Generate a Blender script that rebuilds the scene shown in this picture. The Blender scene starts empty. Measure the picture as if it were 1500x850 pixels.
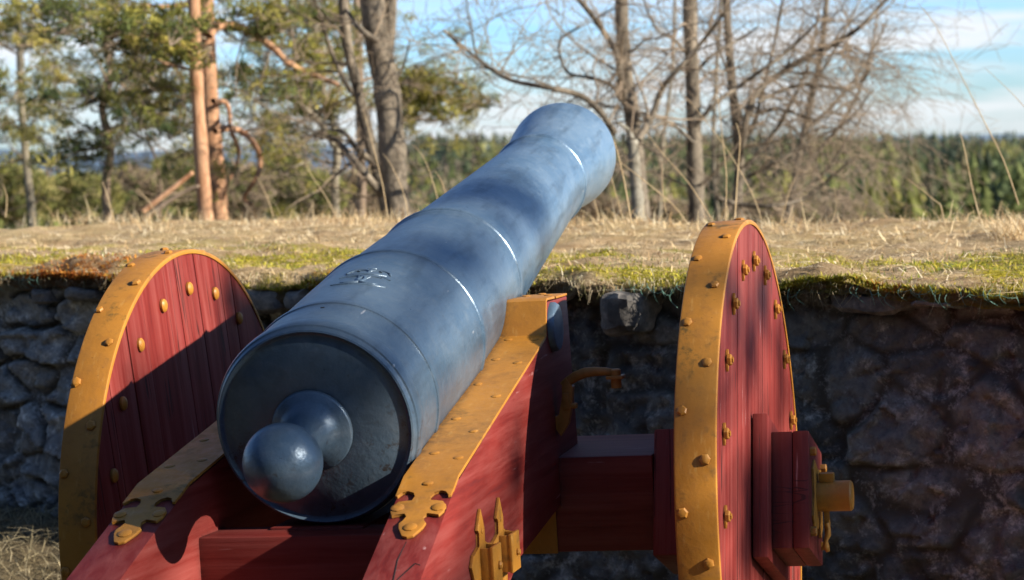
import bpy, bmesh, math, random
from mathutils import Vector, Matrix, noise
import numpy as np
random.seed(7); np.random.seed(7)
PI = math.pi
S = bpy.context.scene
COL = S.collection
W, H = 1500.0, 850.0
F = 3475.94
CAMP = Vector((1.392924, -5.000583, 1.394049))
CR = Vector((0.969779191, 0.242931086, -0.022645254))
CU = Vector((0.007129123, 0.06456053, 0.997888327))
CF = Vector((-0.243880084, 0.967892776, -0.060877573))
def P(px, py, d):
    return CAMP + CF*d + CR*((px-750)/F*d) - CU*((py-425)/F*d)

# ---------------------------------------------------------------- tagging
def tag(o, label=None, cat=None, group=None, kind=None):
    if label: o['label'] = label
    if cat: o['category'] = cat
    if group: o['group'] = group
    if kind: o['kind'] = kind
    return o
def empty(name, mat=None, parent=None):
    o = bpy.data.objects.new(name, None); COL.objects.link(o)
    o.empty_display_size = .1
    if parent: o.parent = parent
    if mat is not None: o.matrix_local = mat
    return o
def finish(me, m, smooth=True, angle=35):
    if m: me.materials.append(m)
    if smooth:
        me.polygons.foreach_set('use_smooth', [True]*len(me.polygons))
        try: me.set_sharp_from_angle(angle=math.radians(angle))
        except Exception: pass
    me.update()
def obj_bm(name, bm, m, parent=None, smooth=True, angle=35, mat=None):
    bmesh.ops.recalc_face_normals(bm, faces=bm.faces)
    me = bpy.data.meshes.new(name); bm.to_mesh(me); bm.free(); finish(me, m, smooth, angle)
    o = bpy.data.objects.new(name, me); COL.objects.link(o)
    if parent: o.parent = parent
    if mat is not None: o.matrix_local = mat
    return o
def obj_py(name, v, f, m, parent=None, smooth=True, angle=180, cols=None):
    me = bpy.data.meshes.new(name); me.from_pydata(v, [], f)
    if m: me.materials.append(m)
    if smooth: me.polygons.foreach_set('use_smooth', [True]*len(me.polygons))
    if cols is not None:
        a = me.color_attributes.new('tone', 'FLOAT_COLOR', 'POINT')
        a.data.foreach_set('color', np.asarray(cols, dtype=np.float32).ravel())
    me.update()
    o = bpy.data.objects.new(name, me); COL.objects.link(o)
    if parent: o.parent = parent
    return o
def dup(o, name=None, parent=None):
    c = o.copy(); COL.objects.link(c)
    if name: c.name = name
    if parent: c.parent = parent
    return c

# ---------------------------------------------------------------- materials
def newmat(name):
    m = bpy.data.materials.new(name); m.use_nodes = True
    nt = m.node_tree; b = nt.nodes['Principled BSDF']
    return m, nt, b
def N(nt, t, **kw):
    n = nt.nodes.new(t)
    for k, v in kw.items():
        if k in n.inputs: n.inputs[k].default_value = v
        else: setattr(n, k, v)
    return n
def coords(nt, scale=(1,1,1), rot=(0,0,0)):
    tc = N(nt, 'ShaderNodeTexCoord'); mp = N(nt, 'ShaderNodeMapping')
    mp.inputs['Scale'].default_value = scale; mp.inputs['Rotation'].default_value = rot
    nt.links.new(tc.outputs['Object'], mp.inputs['Vector'])
    return mp.outputs['Vector']
def noise_n(nt, vec, scale, detail=6, rough=.55, dist=0):
    n = N(nt, 'ShaderNodeTexNoise'); n.inputs['Scale'].default_value = scale
    n.inputs['Detail'].default_value = detail; n.inputs['Roughness'].default_value = rough
    n.inputs['Distortion'].default_value = dist
    nt.links.new(vec, n.inputs['Vector']); return n.outputs['Fac']
def ramp(nt, fac, stops):
    r = N(nt, 'ShaderNodeValToRGB')
    e = r.color_ramp.elements
    while len(e) < len(stops): e.new(.5)
    for i, (p, c) in enumerate(stops):
        e[i].position = p; e[i].color = (c, c, c, 1) if isinstance(c, (int, float)) else (*c, 1)
    nt.links.new(fac, r.inputs['Fac']); return r.outputs['Color']
def mix(nt, fac, a, b, mode='MIX'):
    m = N(nt, 'ShaderNodeMix', data_type='RGBA', blend_type=mode)
    for s, v in ((m.inputs[0], fac), (m.inputs[6], a), (m.inputs[7], b)):
        if isinstance(v, bpy.types.NodeSocket): nt.links.new(v, s)
        elif isinstance(v, (int, float)): s.default_value = v if s.type == 'VALUE' else (v, v, v, 1)
        else: s.default_value = (*v, 1)
    return m.outputs[2]
def bump(nt, b, h, strength=.3, dist=.01, prev=None):
    n = N(nt, 'ShaderNodeBump'); n.inputs['Strength'].default_value = strength; n.inputs['Distance'].default_value = dist
    nt.links.new(h, n.inputs['Height'])
    if prev: nt.links.new(prev, n.inputs['Normal'])
    nt.links.new(n.outputs['Normal'], b.inputs['Normal']); return n.outputs['Normal']

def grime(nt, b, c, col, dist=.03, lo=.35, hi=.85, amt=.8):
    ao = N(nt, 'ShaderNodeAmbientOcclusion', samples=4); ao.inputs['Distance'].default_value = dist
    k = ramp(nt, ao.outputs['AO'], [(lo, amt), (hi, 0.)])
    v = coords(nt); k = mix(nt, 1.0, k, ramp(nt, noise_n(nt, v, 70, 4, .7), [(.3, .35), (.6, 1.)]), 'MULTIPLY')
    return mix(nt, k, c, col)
def mat_red(name, grain='z', dark=1.0, cracks=.8):
    m, nt, b = newmat(name)
    sc = {'z': (34, 34, 1.6), 'y': (34, 1.6, 34), 'x': (1.6, 34, 34)}[grain]
    v = coords(nt, sc); v1 = coords(nt)
    g = noise_n(nt, v, 1.0, 7, .65, .3)
    big = noise_n(nt, v1, 5, 4, .6)
    base = mix(nt, ramp(nt, big, [(.3, 0.), (.7, 1.)]), tuple(c*dark for c in (.165, .014, .011)), tuple(c*dark for c in (.245, .025, .019)))
    c = mix(nt, ramp(nt, g, [(.42, 0.), (.72, 1.)]), base, tuple(c*dark for c in (.32, .075, .065)))
    c = mix(nt, ramp(nt, g, [(.25, 1.), (.42, 0.)]), c, (.085, .012, .014))
    # rubbed pale scratches along the grain
    v2 = coords(nt, tuple(s*2.1 for s in sc))
    w = noise_n(nt, v2, 1.2, 3, .5); w2 = noise_n(nt, v1, 9, 3)
    k = mix(nt, 1.0, ramp(nt, w, [(.68, 0.), (.73, 1.)]), ramp(nt, w2, [(.5, 0.), (.62, 1.)]), 'MULTIPLY')
    c = mix(nt, k, c, (.50, .27, .27))
    # drying cracks
    v3 = coords(nt, tuple((s_*.30 if s_ > 10 else s_*.25) for s_ in sc))
    cr = noise_n(nt, v3, 2.3, 2, .4)
    crk = ramp(nt, cr, [(.485, 0.), (.497, 1.), (.503, 1.), (.515, 0.)])
    crk = mix(nt, 1.0, crk, ramp(nt, noise_n(nt, v1, 6, 2), [(.5, 0.), (.56, 1.)]), 'MULTIPLY')
    c = mix(nt, mix(nt, 1.0, crk, cracks, 'MULTIPLY'), c, (.02, .006, .006))
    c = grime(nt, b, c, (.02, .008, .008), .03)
    nt.links.new(c, b.inputs['Base Color'])
    b.inputs['Roughness'].default_value = .55
    b.inputs['Specular IOR Level'].default_value = .45
    hh = mix(nt, crk, g, 0.0) if cracks else g
    bump(nt, b, hh, .35, .004)
    return m
def mat_yellow(name, dirt=.35):
    m, nt, b = newmat(name)
    v = coords(nt)
    n1 = noise_n(nt, v, 7, 6, .6); n2 = noise_n(nt, v, 45, 5, .65); n3 = noise_n(nt, v, 8, 5, .7)
    c = mix(nt, ramp(nt, n1, [(.3, 0.), (.7, 1.)]), (.44, .185, .022), (.56, .255, .038))
    c = mix(nt, ramp(nt, n2, [(.56, 0.), (.72, .6)]), c, (.36, .15, .03))
    d = mix(nt, 1.0, ramp(nt, n3, [(.56, 0.), (.66, dirt*2)]), ramp(nt, n2, [(.46, 0.), (.58, 1.)]), 'MULTIPLY')
    c = mix(nt, d, c, (.085, .075, .02))
    sp = noise_n(nt, v, 120, 3, .6)
    c = mix(nt, ramp(nt, sp, [(.70, 0.), (.75, .6)]), c, (.10, .045, .015))
    n4 = noise_n(nt, v, 3.2, 6, .65, .5)
    c = mix(nt, mix(nt, 1.0, ramp(nt, n4, [(.50, 0.), (.66, .75)]), ramp(nt, n2, [(.35, .2), (.6, 1.)]), 'MULTIPLY'), c, (.24, .12, .035))
    vs = coords(nt, (30, 8, 8)); c = mix(nt, ramp(nt, noise_n(nt, vs, 3, 4, .6), [(.60, 0.), (.72, .35)]), c, (.66, .40, .12))
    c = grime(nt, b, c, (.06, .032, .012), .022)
    nt.links.new(c, b.inputs['Base Color'])
    nt.links.new(ramp(nt, n2, [(.3, .36), (.7, .62)]), b.inputs['Roughness'])
    bump(nt, b, n2, .22, .004)
    return m
def mat_barrel():
    m, nt, b = newmat('barrel paint')
    v = coords(nt)
    n1 = noise_n(nt, v, 4, 6, .62); n2 = noise_n(nt, v, 38, 6, .7); n3 = noise_n(nt, v, 150, 4, .6)
    c = mix(nt, ramp(nt, n1, [(.32, 0.), (.68, 1.)]), (.062, .122, .200), (.135, .205, .285))
    c = mix(nt, ramp(nt, n2, [(.5, 0.), (.75, .4)]), c, (.21, .27, .33))
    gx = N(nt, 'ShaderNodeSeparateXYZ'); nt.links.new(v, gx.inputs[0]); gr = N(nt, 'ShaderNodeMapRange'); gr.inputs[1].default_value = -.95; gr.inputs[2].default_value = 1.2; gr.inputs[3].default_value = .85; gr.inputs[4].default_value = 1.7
    nt.links.new(gx.outputs['Y'], gr.inputs[0]); c = mix(nt, 1.0, c, gr.outputs[0], 'MULTIPLY')  # brightens toward the muzzle: sunlit paleness put into the paint colour
    # rust: mostly on the breech (low y in the barrel's own frame)
    sx = N(nt, 'ShaderNodeSeparateXYZ'); nt.links.new(v, sx.inputs[0])
    mr = N(nt, 'ShaderNodeMapRange'); mr.inputs[1].default_value = -.8; mr.inputs[2].default_value = -1.02
    mr.inputs[3].default_value = .1; mr.inputs[4].default_value = 1
    nt.links.new(sx.outputs['Y'], mr.inputs[0])
    mz = N(nt, 'ShaderNodeMapRange'); mz.inputs[1].default_value = .09; mz.inputs[2].default_value = -.09
    nt.links.new(sx.outputs['Z'], mz.inputs[0])
    rr = mix(nt, 1.0, ramp(nt, noise_n(nt, v, 60, 6, .75), [(.57, 0.), (.61, 1.)]), ramp(nt, noise_n(nt, v, 9, 4), [(.46, 0.), (.58, 1.)]), 'MULTIPLY')
    rr = mix(nt, 1.0, rr, mr.outputs[0], 'MULTIPLY'); rr = mix(nt, 1.0, rr, mz.outputs[0], 'MULTIPLY')
    c = mix(nt, rr, c, (.05, .028, .014))
    # pale scratches
    vs = coords(nt, (60, 9, 30), (.3, .2, .7))
    sc = mix(nt, 1.0, ramp(nt, noise_n(nt, vs, 1, 2), [(.74, 0.), (.77, 1.)]), ramp(nt, noise_n(nt, v, 11, 3), [(.55, 0.), (.62, 1.)]), 'MULTIPLY')
    c = mix(nt, sc, c, (.42, .46, .5))
    pit = noise_n(nt, v, 85, 5, .75)
    c = mix(nt, ramp(nt, pit, [(.66, 0.), (.70, .6)]), c, (.05, .045, .04))
    runs = coords(nt, (26, 5, 26)); c = mix(nt, mix(nt, 1.0, ramp(nt, noise_n(nt, runs, 1, 5, .6), [(.5, 0.), (.66, .5)]), 1.0, 'MULTIPLY'), c, (.06, .095, .135))
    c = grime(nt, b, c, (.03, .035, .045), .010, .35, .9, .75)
    nt.links.new(c, b.inputs['Base Color'])
    nt.links.new(ramp(nt, n2, [(.3, .27), (.75, .44)]), b.inputs['Roughness'])
    b.inputs['Specular IOR Level'].default_value = .6
    b.inputs['Metallic'].default_value = .3
    h = mix(nt, .35, n2, n3)
    nb = bump(nt, b, h, .3, .004)
    bump(nt, b, n1, .25, .02, nb)
    return m
def mat_flat(name, c1, c2, scale=20, rough=.8, bmp=.3, bdist=.01, spec=.3, trans=0):
    m, nt, b = newmat(name)
    v = coords(nt); n1 = noise_n(nt, v, scale, 6, .65)
    nt.links.new(mix(nt, ramp(nt, n1, [(.3, 0.), (.7, 1.)]), c1, c2), b.inputs['Base Color'])
    b.inputs['Roughness'].default_value = rough; b.inputs['Specular IOR Level'].default_value = spec
    if bmp: bump(nt, b, n1, bmp, bdist)
    return m
def mat_leaf(name, tint=(1,1,1), trans=.35):
    # uses the 'tone' attribute as colour
    m, nt, b = newmat(name)
    a = N(nt, 'ShaderNodeAttribute', attribute_name='tone')
    c = mix(nt, 1.0, a.outputs['Color'], tint, 'MULTIPLY')
    nt.links.new(c, b.inputs['Base Color']); b.inputs['Roughness'].default_value = .75
    b.inputs['Specular IOR Level'].default_value = .2
    tr = N(nt, 'ShaderNodeBsdfTranslucent'); nt.links.new(c, tr.inputs['Color'])
    ms = N(nt, 'ShaderNodeMixShader'); ms.inputs[0].default_value = trans
    nt.links.new(b.outputs[0], ms.inputs[1]); nt.links.new(tr.outputs[0], ms.inputs[2])
    nt.links.new(ms.outputs[0], nt.nodes['Material Output'].inputs['Surface'])
    return m
def add_cracks(m, sc=(9, 9, 9)):
    nt = m.node_tree; b = nt.nodes['Principled BSDF']; src = b.inputs['Base Color'].links[0].from_socket
    v = coords(nt, sc); nz = N(nt, 'ShaderNodeTexNoise'); nz.inputs['Scale'].default_value = 3; nt.links.new(v, nz.inputs['Vector'])
    vv = mix(nt, .16, v, nz.outputs['Color'], 'ADD')
    vo = N(nt, 'ShaderNodeTexVoronoi', feature='DISTANCE_TO_EDGE'); nt.links.new(vv, vo.inputs['Vector'])
    k = ramp(nt, vo.outputs['Distance'], [(.012, 1.), (.03, 0.)])
    k = mix(nt, 1.0, k, ramp(nt, noise_n(nt, coords(nt), 11, 3), [(.50, 0.), (.58, .7)]), 'MULTIPLY')
    nt.links.new(mix(nt, k, src, (.012, .004, .004)), b.inputs['Base Color'])
    return m
RED = mat_red('red painted oak, upright grain', 'z')
REDE = add_cracks(mat_red('red painted end grain, cracked', 'z', .62, 0), (1, 16, 9))
REDY = mat_red('red painted oak, lengthwise grain', 'y', .92, 0)
REDX = mat_red('red painted oak, cross grain', 'x', .8, 0)
YEL = mat_yellow('ochre painted iron', .3)
YELR = mat_yellow('ochre painted iron with moss stains', .36)
BAR = mat_barrel()
DARK = mat_flat('dark bore', (.01,.01,.012), (.02,.02,.02))

# ---------------------------------------------------------------- mesh helpers
def box(bm, x0, x1, y0, y1, z0, z1, bev=.004, M=None, jit=0):
    r = bmesh.ops.create_cube(bm, size=1)
    vs = r['verts']
    for v in vs:
        v.co = Vector(((x0+x1)/2+v.co.x*(x1-x0), (y0+y1)/2+v.co.y*(y1-y0), (z0+z1)/2+v.co.z*(z1-z0)))
        if jit: v.co += Vector([random.uniform(-jit, jit) for _ in range(3)])
    fs = {f for v in vs for f in v.link_faces}
    if bev:
        es = list({e for f in fs for e in f.edges})
        g = bmesh.ops.bevel(bm, geom=es, offset=bev, segments=2, affect='EDGES', profile=.6)
        vs = list({v for f in g['faces'] for v in f.verts} | {v for v in vs if v.is_valid})
    if M:
        for v in vs: v.co = M @ v.co
    return vs
def prism(bm, pts, fn, d0, d1, bev=0):
    """pts: 2-D outline; fn(u, v, d) -> 3-D"""
    a = [bm.verts.new(fn(u, v, d0)) for u, v in pts]; b = [bm.verts.new(fn(u, v, d1)) for u, v in pts]
    n = len(pts)
    fa = bm.faces.new(a); fb = bm.faces.new(b[::-1])
    for i in range(n): bm.faces.new((a[i], b[i], b[(i+1) % n], a[(i+1) % n]))
    if bev:
        bmesh.ops.bevel(bm, geom=list(fa.edges)+list(fb.edges), offset=bev, segments=2, affect='EDGES', profile=.6)
def lathe(bm, prof, seg=96, fn=None, caps=True):
    """prof: (s, r) along +Y"""
    rings = []
    for s, r in prof:
        if r < 1e-6: rings.append([bm.verts.new(fn(0, s, 0) if fn else (0, s, 0))])
        else: rings.append([bm.verts.new((fn or (lambda x, y, z: (x, y, z)))(r*math.cos(2*PI*k/seg), s, r*math.sin(2*PI*k/seg))) for k in range(seg)])
    for a, b in zip(rings, rings[1:]):
        for k in range(seg):
            k2 = (k+1) % seg
            if len(a) == 1 and len(b) == 1: continue
            if len(a) == 1: bm.faces.new((a[0], b[k], b[k2]))
            elif len(b) == 1: bm.faces.new((a[k], b[0], a[k2]))
            else: bm.faces.new((a[k], b[k], b[k2], a[k2]))
    if caps:
        for r in (rings[0], rings[-1]):
            if len(r) > 1: bm.faces.new(r)
def frame_from(d):
    d = d.normalized(); u = d.cross(Vector((0, 0, 1)) if abs(d.z) < .9 else Vector((1, 0, 0))).normalized()
    return u, u.cross(d)
class MB:
    def __init__(s): s.v = []; s.f = []; s.c = []
    def tube(s, pts, rad, sides=6, col=None):
        base = len(s.v); n = len(pts)
        u, w = frame_from(pts[1]-pts[0])
        for i, p in enumerate(pts):
            d = (pts[min(i+1, n-1)]-pts[max(i-1, 0)]).normalized()
            u = (u - d*u.dot(d))
            u = u.normalized() if u.length > 1e-6 else frame_from(d)[0]
            w = d.cross(u)
            for k in range(sides):
                a = 2*PI*k/sides
                s.v.append(p + (u*math.cos(a)+w*math.sin(a))*rad[i])
                if col is not None: s.c.append(col)
        for i in range(n-1):
            for k in range(sides):
                k2 = (k+1) % sides
                s.f.append((base+i*sides+k, base+i*sides+k2, base+(i+1)*sides+k2, base+(i+1)*sides+k))
        s.f.append(tuple(base+(n-1)*sides+k for k in range(sides)))
    def tri(s, a, b, c, col):
        n = len(s.v); s.v += [a, b, c]; s.f.append((n, n+1, n+2)); s.c += [col]*3
    def quad(s, a, b, c, d, col):
        n = len(s.v); s.v += [a, b, c, d]; s.f.append((n, n+1, n+2, n+3)); s.c += [col]*4
    def build(s, name, m, parent=None, smooth=True):
        return obj_py(name, s.v, s.f, m, parent, smooth, cols=s.c if len(s.c) == len(s.v) and s.c else None)

# ================================================================ THE GUN
TILT = Matrix(((0.99926917, 0, -0.03822476, 0), (0, 1, 0, 0), (0.03822476, 0, 0.99926917, .6), (0, 0, 0, 1)))

# ---- barrel: its own top-level thing, lying on the carriage trunnion beds
phi, de = .198780, -.019243
ax = Vector((math.sin(de)*math.cos(phi), math.cos(de)*math.cos(phi), math.sin(phi)))
ex = Vector((ax.y, -ax.x, 0)).normalized(); ez = ex.cross(ax)
BM = Matrix(((ex.x, ax.x, ez.x, 0), (ex.y, ax.y, ez.y, 0), (ex.z, ax.z, ez.z, .49133), (0, 0, 0, 1)))
cannon = empty('cannon_barrel', TILT @ BM)
tag(cannon, 'long blue-grey painted iron cannon barrel resting between the red carriage cheeks', 'cannon')
prof = [(-1.008, 0), (-1.008, .070), (-1.004, .110), (-.996, .150), (-.9915, .160), (-.9905, .165), (-.989, .1695), (-.9888, .172), (-.990, .1745), (-.993, .1765),
        (-.9955, .1795), (-.9935, .1825), (-.988, .1845), (-.984, .1865), (-.982, .1895), (-.976, .1912), (-.952, .1918), (-.947, .1905), (-.944, .188),
        (-.90, .1884), (-.838, .1886), (-.8365, .1908), (-.826, .1915), (-.820, .1908), (-.8175, .1875), (-.812, .1868), (-.60, .1872), (-.436, .1860),
        (-.433, .1882), (-.424, .1886), (-.419, .1880), (-.416, .1840), (-.406, .1815), (-.398, .1805), (-.20, .1735), (-.04, .1665), (-.004, .165), (.002, .1675), (.008, .1675), (.012, .166),
        (.0125, .1662), (.0155, .1690), (.0215, .1702), (.0275, .1696), (.0320, .1670), (.0345, .1628), (.040, .1645), (.044, .161), (.20, .155), (.55, .1405), (.90, .127), (1.020, .1225), (1.026, .1245),
        (1.033, .1245), (1.036, .1272), (1.045, .1286), (1.053, .1270), (1.056, .1235), (1.064, .1235), (1.068, .1215), (1.11, .1225), (1.18, .1275), (1.26, .1365), (1.32, .1432),
        (1.36, .1462), (1.385, .1462), (1.40, .143), (1.406, .139), (1.412, .139), (1.418, .134), (1.418, .064), (1.10, .064), (1.10, 0)]
bm = bmesh.new(); lathe(bm, prof, 160, caps=False)
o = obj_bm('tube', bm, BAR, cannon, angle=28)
bm = bmesh.new()
lathe(bm, [(-.99, .0), (-1.008, .075), (-1.014, .0755), (-1.018, .072), (-1.023, .061), (-1.033, .050), (-1.048, .0415), (-1.070, .036), (-1.096, .0355), (-1.116, .040)]
      + [(-1.187-.0695*math.cos(t)*(-1), .0695*math.sin(t)) for t in [math.radians(a) for a in range(42, 150, 6)]]
      + [(-1.2515, .030), (-1.2575, .020), (-1.2605, .009), (-1.2615, 0)], 72, caps=False)
obj_bm('cascabel_knob', bm, BAR, cannon, angle=50)
for s in (-1, 1):
    bm = bmesh.new()
    R = Matrix.Rotation(-PI/2, 4, 'Z')
    def tf(x, y, z, s=s): return (s*y, -.112+x, -.0745+z)
    lathe(bm, [(.10, .056), (.250, .0535), (.264, .0525), (.270, .048), (.272, .035), (.272, 0)], 40, tf, caps=False)
    obj_bm('trunnion', bm, BAR, cannon)
# royal cypher under a crown, raised on the first reinforce
def onbar(u, v, h):   # u: metres across the top, v: metres along, h: height over surface
    r = .1868+h; a = (u+.016)/.187
    return Vector((r*math.sin(a), -.645+v, r*math.cos(a)))
mb = MB()
def rel(pts, r=.0035, w=None):
    q = [onbar(u*1.1, v, -.0008) for u, v in pts]; r *= 1.05
    mb.tube(q, [r*(.75 if i in (0, len(q)-1) else 1) for i in range(len(q))], 6)
def arc(cx, cy, rx, ry, a0, a1, n=10): return [(cx+rx*math.cos(math.radians(a0+(a1-a0)*i/n)), cy+ry*math.sin(math.radians(a0+(a1-a0)*i/n))) for i in range(n+1)]
rel(arc(.018, -.012, .024, .026, 60, 310), .0042); rel(arc(-.018, -.012, .024, .026, 120, -130), .0042)   # two mirrored round letters
rel([(-.046, .010), (-.030, .020), (-.010, .012), (0, -.034)], .0035); rel([(.046, .010), (.030, .020), (.010, .012), (0, -.034)], .0035)
rel([(-.05, -.036), (-.02, -.044), (.02, -.044), (.05, -.036)], .004)
rel([(-.036, .030), (.0, .026), (.036, .030)], .0048)
rel(arc(-.018, .036, .022, .022, 180, 20), .0035); rel(arc(.018, .036, .022, .022, 0, 160), .0035); rel([(0, .028), (0, .066)], .0042)
rel([(-.008, .070), (.008, .070)], .0035)
for a in (-.036, -.02, .02, .036): rel([(a, .046), (a, .05)], .005)
mb.build('raised_cypher', BAR, cannon)
bm = bmesh.new(); lathe(bm, [(.0, 0), (.0, .0042), (-.003, .0046), (-.003, 0)], 14, lambda x, y, z: (x, z-.865, .1888+y), caps=False)
obj_bm('vent', bm, DARK, cannon)

# ---- carriage
car = empty('gun_carriage', TILT)
tag(car, 'wooden cannon carriage painted dark red with ochre iron fittings and two solid plank wheels', 'gun carriage')

def Rx(a): return Matrix.Rotation(math.radians(a), 4, 'X')
def hexbolt(name, parent, pos, nrm, r=.012, h=.009, m=YEL, sides=6, dome=True, rot=None):
    bm = bmesh.new(); a0 = random.uniform(0, PI) if rot is None else rot
    u, w = frame_from(nrm)
    def fn(x, y, z): return pos + nrm*y + u*(x*math.cos(a0)-z*math.sin(a0)) + w*(x*math.sin(a0)+z*math.cos(a0))
    rj = r*random.uniform(.92, 1.1)
    pr = [(-.002, rj), (h*.4, rj), (h*.7, rj*.72), (h*.8, rj*.3), (h*.8, 0)] if dome else [(-.002, rj), (h*.85, rj), (h, rj*.86), (h, 0)]
    lathe(bm, pr, sides, fn, caps=False)
    return obj_bm(name, bm, m, parent, angle=30)

def wheel(x0, spin, side, rim_x, rim_ang, face_ang, label):
    """x0: inner face x.. face planes; disc between x0 and x0+w, wheel rotates about X by spin degrees"""
    w = .0813; R_ = .592
    wl = bmesh.new()
    # planks with fine open joints, upright in the wheel's own frame
    cuts = {1: [-.6, -.47, -.33, -.145, .012, .175, .33, .465, .6], -1: [-.6, -.43, -.395, -.27, -.17, .035, .15, .29, .36, .6]}[side]
    for y0, y1 in zip(cuts, cuts[1:]):
        a, b_ = max(y0, -R_+.001)+.0016, min(y1, R_-.001)-.0016
        ys = [a+(b_-a)*i/14 for i in range(15)]
        top = [(y, math.sqrt(max(R_**2-y*y, 1e-5))) for y in ys]
        pts = top + [(y, -z) for y, z in reversed(top)]
        off = random.uniform(-.0012, .0012)
        prism(wl, pts, lambda u, v, d: Vector((d, u, v)), x0+.002+off, x0+w-.002+off, bev=.0018)
    prism(wl, [(.585*math.cos(2*PI*k/64), .585*math.sin(2*PI*k/64)) for k in range(64)], lambda u, v, d: Vector((d, u, v)), x0+.012, x0+w-.012)
    wh = obj_bm('wheel', wl, RED, car, angle=25, mat=Rx(spin))
    wh['label'] = label
    rm = bmesh.new(); n = 160
    rings = []
    for (x, r) in [(x0, .590), (x0-.001, .5955), (x0+.001, .5992), (x0+.004, .600), (x0+w-.004, .600), (x0+w-.001, .5992), (x0+w+.001, .5955), (x0+w, .590)]:
        rings.append([rm.verts.new((x, r*math.cos(2*PI*k/n), r*math.sin(2*PI*k/n))) for k in range(n)])
    for i in range(len(rings)):
        a, b_ = rings[i], rings[(i+1) % len(rings)]
        for k in range(n): rm.faces.new((a[k], a[(k+1) % n], b_[(k+1) % n], b_[k]))
    obj_bm('iron_tyre', rm, YELR, wh, angle=40)
    inv = Rx(-spin)
    for xs, angs in zip(rim_x, rim_ang):
        for a in angs:
            t = math.radians(a); d = Vector((0, -math.cos(t), math.sin(t)))
            p = Vector((xs, 0, 0)) + d*.600
            hexbolt('tyre_bolt', wh, inv @ p, inv.to_3x3() @ d, random.uniform(.0095, .0118), random.uniform(.006, .009), YELR)
    fx = x0+w
    for a in face_ang:
        t = math.radians(a); p = Vector((fx, -.512*math.cos(t), .512*math.sin(t)))
        if side > 0:
            # washer with pointed ends, hexagon nut and bolt end
            bm = bmesh.new(); q = inv @ p; nr = Vector((1, 0, 0))
            prism(bm, [(q.y+a_, q.z+b_) for a_, b_ in [(-.006, -.010), (0, -.024), (.006, -.010), (.006, .010), (0, .022), (-.006, .010)]], lambda u, v, d: Vector((d, u, v)), fx-.002, fx+.004, .001)
            lathe(bm, [(.002, .0118), (.0085, .0118), (.0105, .0100), (.0105, .006), (.0135, .006), (.0135, 0)], 6, lambda x, y, z: (fx+y, q.y+x, q.z+z), caps=False)
            obj_bm('face_nut', bm, YEL, wh, angle=30)
        else:
            bm = bmesh.new(); q = inv @ p
            lathe(bm, [(-.002, .0135), (.003, .0135), (.0065, .0105), (.0085, .005), (.009, 0)], 16, lambda x, y, z: (fx+y, q.y+x, q.z+z*1.12), caps=False)
            obj_bm('face_rivet', bm, YEL, wh, angle=40)
    return wh

wr = wheel(.5947, -20, 1, (.655, .610), ([72.6-18.85*k for k in range(-4, 10)], [63-18.85*k for k in range(-4, 10)]), [5.2+18*k for k in range(0, 20)], 'right-hand wheel whose outer face carries nuts and the hub block')
wl_ = wheel(-.6757, 11.5, -1, (-.664, -.614), ([73.8-19.0*k for k in range(-4, 10)], [64.3-19.0*k for k in range(-4, 10)]), [17.7+17.8*k for k in range(0, 20)], 'left-hand wheel showing its inner plank face')
# hub blocks of the right wheel
bm = bmesh.new(); box(bm, .6775, .709, -.163, .163, -.152, .152, .004); obj_bm('hub_board', bm, RED, wr)
bm = bmesh.new()
box(bm, .7095, .7530, -.108, .108, -.124, .124, .0025); box(bm, .7532, .788, -.1095, .107, -.125, .125, .005)
obj_bm('hub_block', bm, REDE, wr)
bm = bmesh.new(); box(bm, .46, .5935, -.118, .118, -.136, .136, .005); obj_bm('hub_block', bm, RED, wr)
bm = bmesh.new(); box(bm, -.5935, -.47, -.118, .118, -.136, .136, .005); obj_bm('hub_block', bm, RED, wl_)
bm = bmesh.new()
prism(bm, [(-.075, -.05), (-.05, -.075), (0, -.062), (.05, -.075), (.075, -.05), (.062, 0), (.075, .05), (.05, .075), (0, .062), (-.05, .075), (-.075, .05), (-.062, 0)], lambda u, v, d: Vector((d, u, v)), .7882, .793, .001)
obj_bm('hub_plate', bm, YEL, wr)
for a_, b_ in ((-.085, .085), (.085, .085), (-.085, -.085), (.085, -.085)):
    hexbolt('hub_bolt', wr, Vector((.7885, a_, b_)), Vector((1, 0, 0)), .010, .012, YEL, dome=False)
# iron axle end, linch pin
bm = bmesh.new(); lathe(bm, [(.45, .0325), (.862, .0325), (.866, .029), (.866, 0)], 36, lambda x, y, z: (y, x, z+.006), caps=False)
obj_bm('axle_end', bm, YEL, car)
bm = bmesh.new(); lathe(bm, [(-.866, 0), (-.866, .029), (-.862, .0325), (-.45, .0325)], 36, lambda x, y, z: (y, x, z+.006), caps=False)
obj_bm('axle_end', bm, YEL, car)
bm = bmesh.new(); box(bm, .797, .829, -.011, .011, .036, .056, .003); box(bm, .803, .815, -.007, .007, -.075, .040, .002)
obj_bm('linch_pin', bm, YEL, car)
mb = MB(); cpts = [Vector((.809+.004*math.sin(i*1.3), -.012-.004*i*.3, -.050-.012*i)) for i in range(6)]
mb.tube(cpts, [.006, .0045, .007, .0045, .008, .004], 7); mb.build('pin_keeper', YEL, car)
# axle bed
bm = bmesh.new(); box(bm, -.5, .4595, -.103, .28, -.086, .118, .006); obj_bm('axle_bed', bm, REDX, car)
bm = bmesh.new(); box(bm, .14, .245, -.1068, -.1035, -.088, .06, .001); obj_bm('axle_band', bm, YELR, car)

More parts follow.
